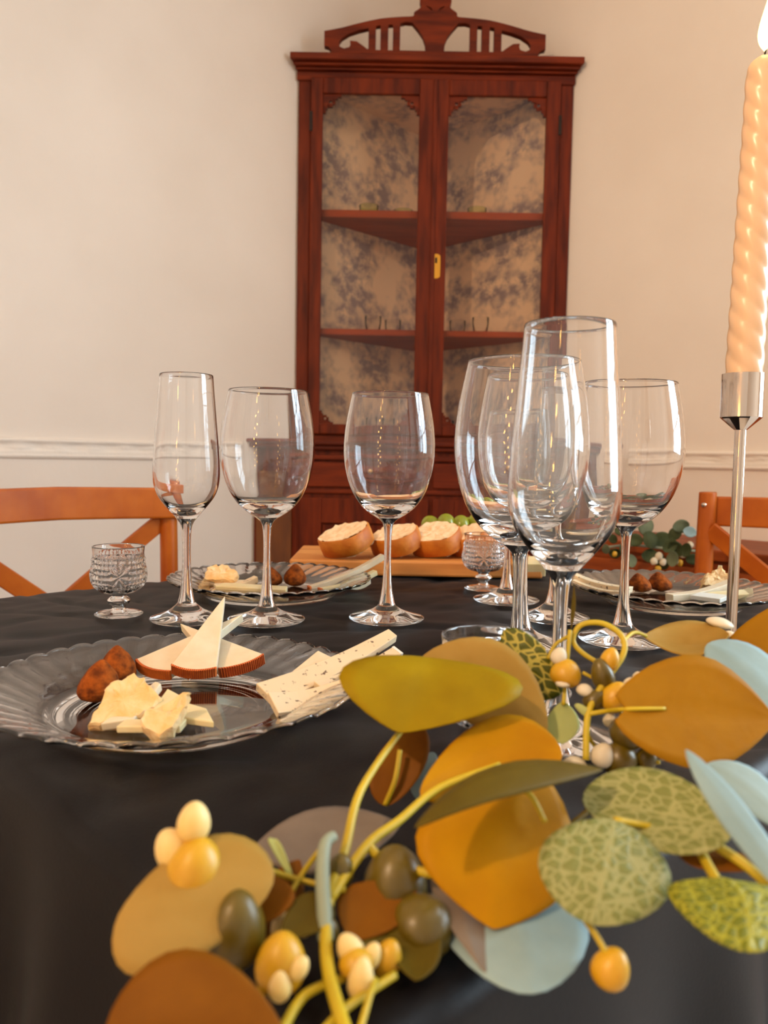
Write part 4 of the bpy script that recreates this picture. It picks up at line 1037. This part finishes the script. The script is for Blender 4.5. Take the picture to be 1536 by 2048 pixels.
for b in ((390,1745,.243,104,128,'berry',.15),(346,1697,.246,64,74,'berrypale',-.5),(388,1643,.246,58,72,'berrypale',.1),(470,1855,.236,108,140,'berrydark',.1),
          (384,1868,.242,92,92,'berrydark',-.3),(496,1730,.253,46,74,'berry',.05),(790,1765,.268,112,132,'berrydark',0),(848,1862,.258,112,92,'berrydark',.5),
          (570,1858,.25,52,62,'berrypale',-.3),(610,1836,.25,42,68,'berrypale',.2),(562,1925,.228,88,110,'berry',.1),(598,1935,.224,34,46,'berrypale',.6),(560,1970,.222,40,60,'berrypale',0),
          (700,1898,.235,46,60,'berrypale',-.5),(722,1958,.228,46,78,'berrypale',.1),(742,1912,.236,34,52,'berrypale',.4),(712,1925,.232,60,50,'berry',0),(775,1915,.24,50,70,'berry',.3),
          (1222,1936,.236,66,74,'berry',.4),(1132,1346,.364,54,50,'berry',.2),(1118,1312,.366,28,32,'petal',.3),(1205,1350,.36,40,62,'berrydark',-.3),(1220,1320,.362,34,46,'berry',.2),
          (1230,1394,.355,48,58,'berry',.5),(1255,1462,.35,62,62,'berrydark',.3),(1238,1516,.348,62,58,'berrydark',-.3),(1292,1516,.348,38,44,'berrydark',.2),(1190,1400,.356,36,46,'berrydark',.8),
          (680,1740,.262,50,60,'berrydark',.2),(655,1860,.245,40,50,'berrydark',0)): bud(*b)
for b in ((1205,1510,.345,40,44,.4),(1170,1380,.358,30,22,.2),(1180,1404,.358,26,20,.6),(1262,1368,.36,26,24,.3),(1275,1355,.362,18,22,.2),(1150,1530,.345,44,30,.1),(1220,1440,.356,24,26,.2),
          (1126,1366,.36,26,14,0),(1327,1513,.343,14,14,0),(1440,1245,.43,46,18,.2),(1462,1272,.42,22,16,.9)): bud(b[0], b[1], b[2], b[3], b[4], 'petal', b[5], 'petal')

# far garland on the sideboard
fp0 = W(1300, 1090, 1.72)
gf = thing('leaf_garland', (fp0.x, fp0.y, .725), 'distant garland of dull green leaves and white blossoms lying on the sideboard', 'garland')
def WF(px, py, d): return W(px, py, d) - gf.location
rnd = random.Random(5)
far = [(1225,1078,24),(1248,1096,30),(1290,1052,44),(1270,1080,36),(1322,1080,46),(1350,1068,34),(1362,1052,38),(1380,1064,30),(1300,1112,38),(1318,1118,30),(1345,1118,34),(1372,1100,32),(1352,1098,40),(1230,1106,28),(1262,1122,30),(1385,1118,30),(1330,1128,26),(1240,1062,26),(1212,1098,22),(1300,1080,40),(1340,1092,36)]
for i, (px, py, s) in enumerate(far):
    d = 1.74 - (i % 4)*.012 - (0.05 if px > 1330 else 0) - (.0 if py < 1085 else .03); a = rnd.uniform(0, 2*PI); h = s*.46
    ca, sa = math.cos(a)*h, math.sin(a)*h; q = rnd.uniform(-.012, .012)
    B, Tq = WF(px - ca, py - sa, d), WF(px + ca, py + sa, d + q); Lq, Rq = WF(px + sa*.8, py - ca*.8, d - q), WF(px - sa*.8, py + ca*.8, d + q)
    o = fin('leaf', leaf_mesh(B, Lq, Rq, Tq, .5, 'round', .15, 8, 6), M[('lf_far', 'lf_far', 'lf_far2', 'lf_far')[i % 4] if i not in (7,) else 'lf_blue'], gf, True)
    md = o.modifiers.new('s', 'SOLIDIFY'); md.thickness = .0008
for px, py, s in ((1318,1112,15),(1308,1122,14),(1326,1124,13),(1372,1098,14),(1380,1090,13),(1365,1108,14),(1350,1122,13),(1360,1126,12),(1230,1108,10),(1316,1138,12)):
    o = fin('blossom', blob(s*.5*1.68/FPX, s*.5*1.68/FPX, s*.6*1.68/FPX, .002, 120, px, 2), M['petal' if s > 12 else 'berry'], gf, True); o.location = WF(px, py, 1.675)
fin('stem', tube([WF(1205, 1096, 1.80), WF(1260, 1090, 1.76), WF(1320, 1096, 1.72), WF(1390, 1102, 1.68)], .003), M['stemgrey'], gf, True)
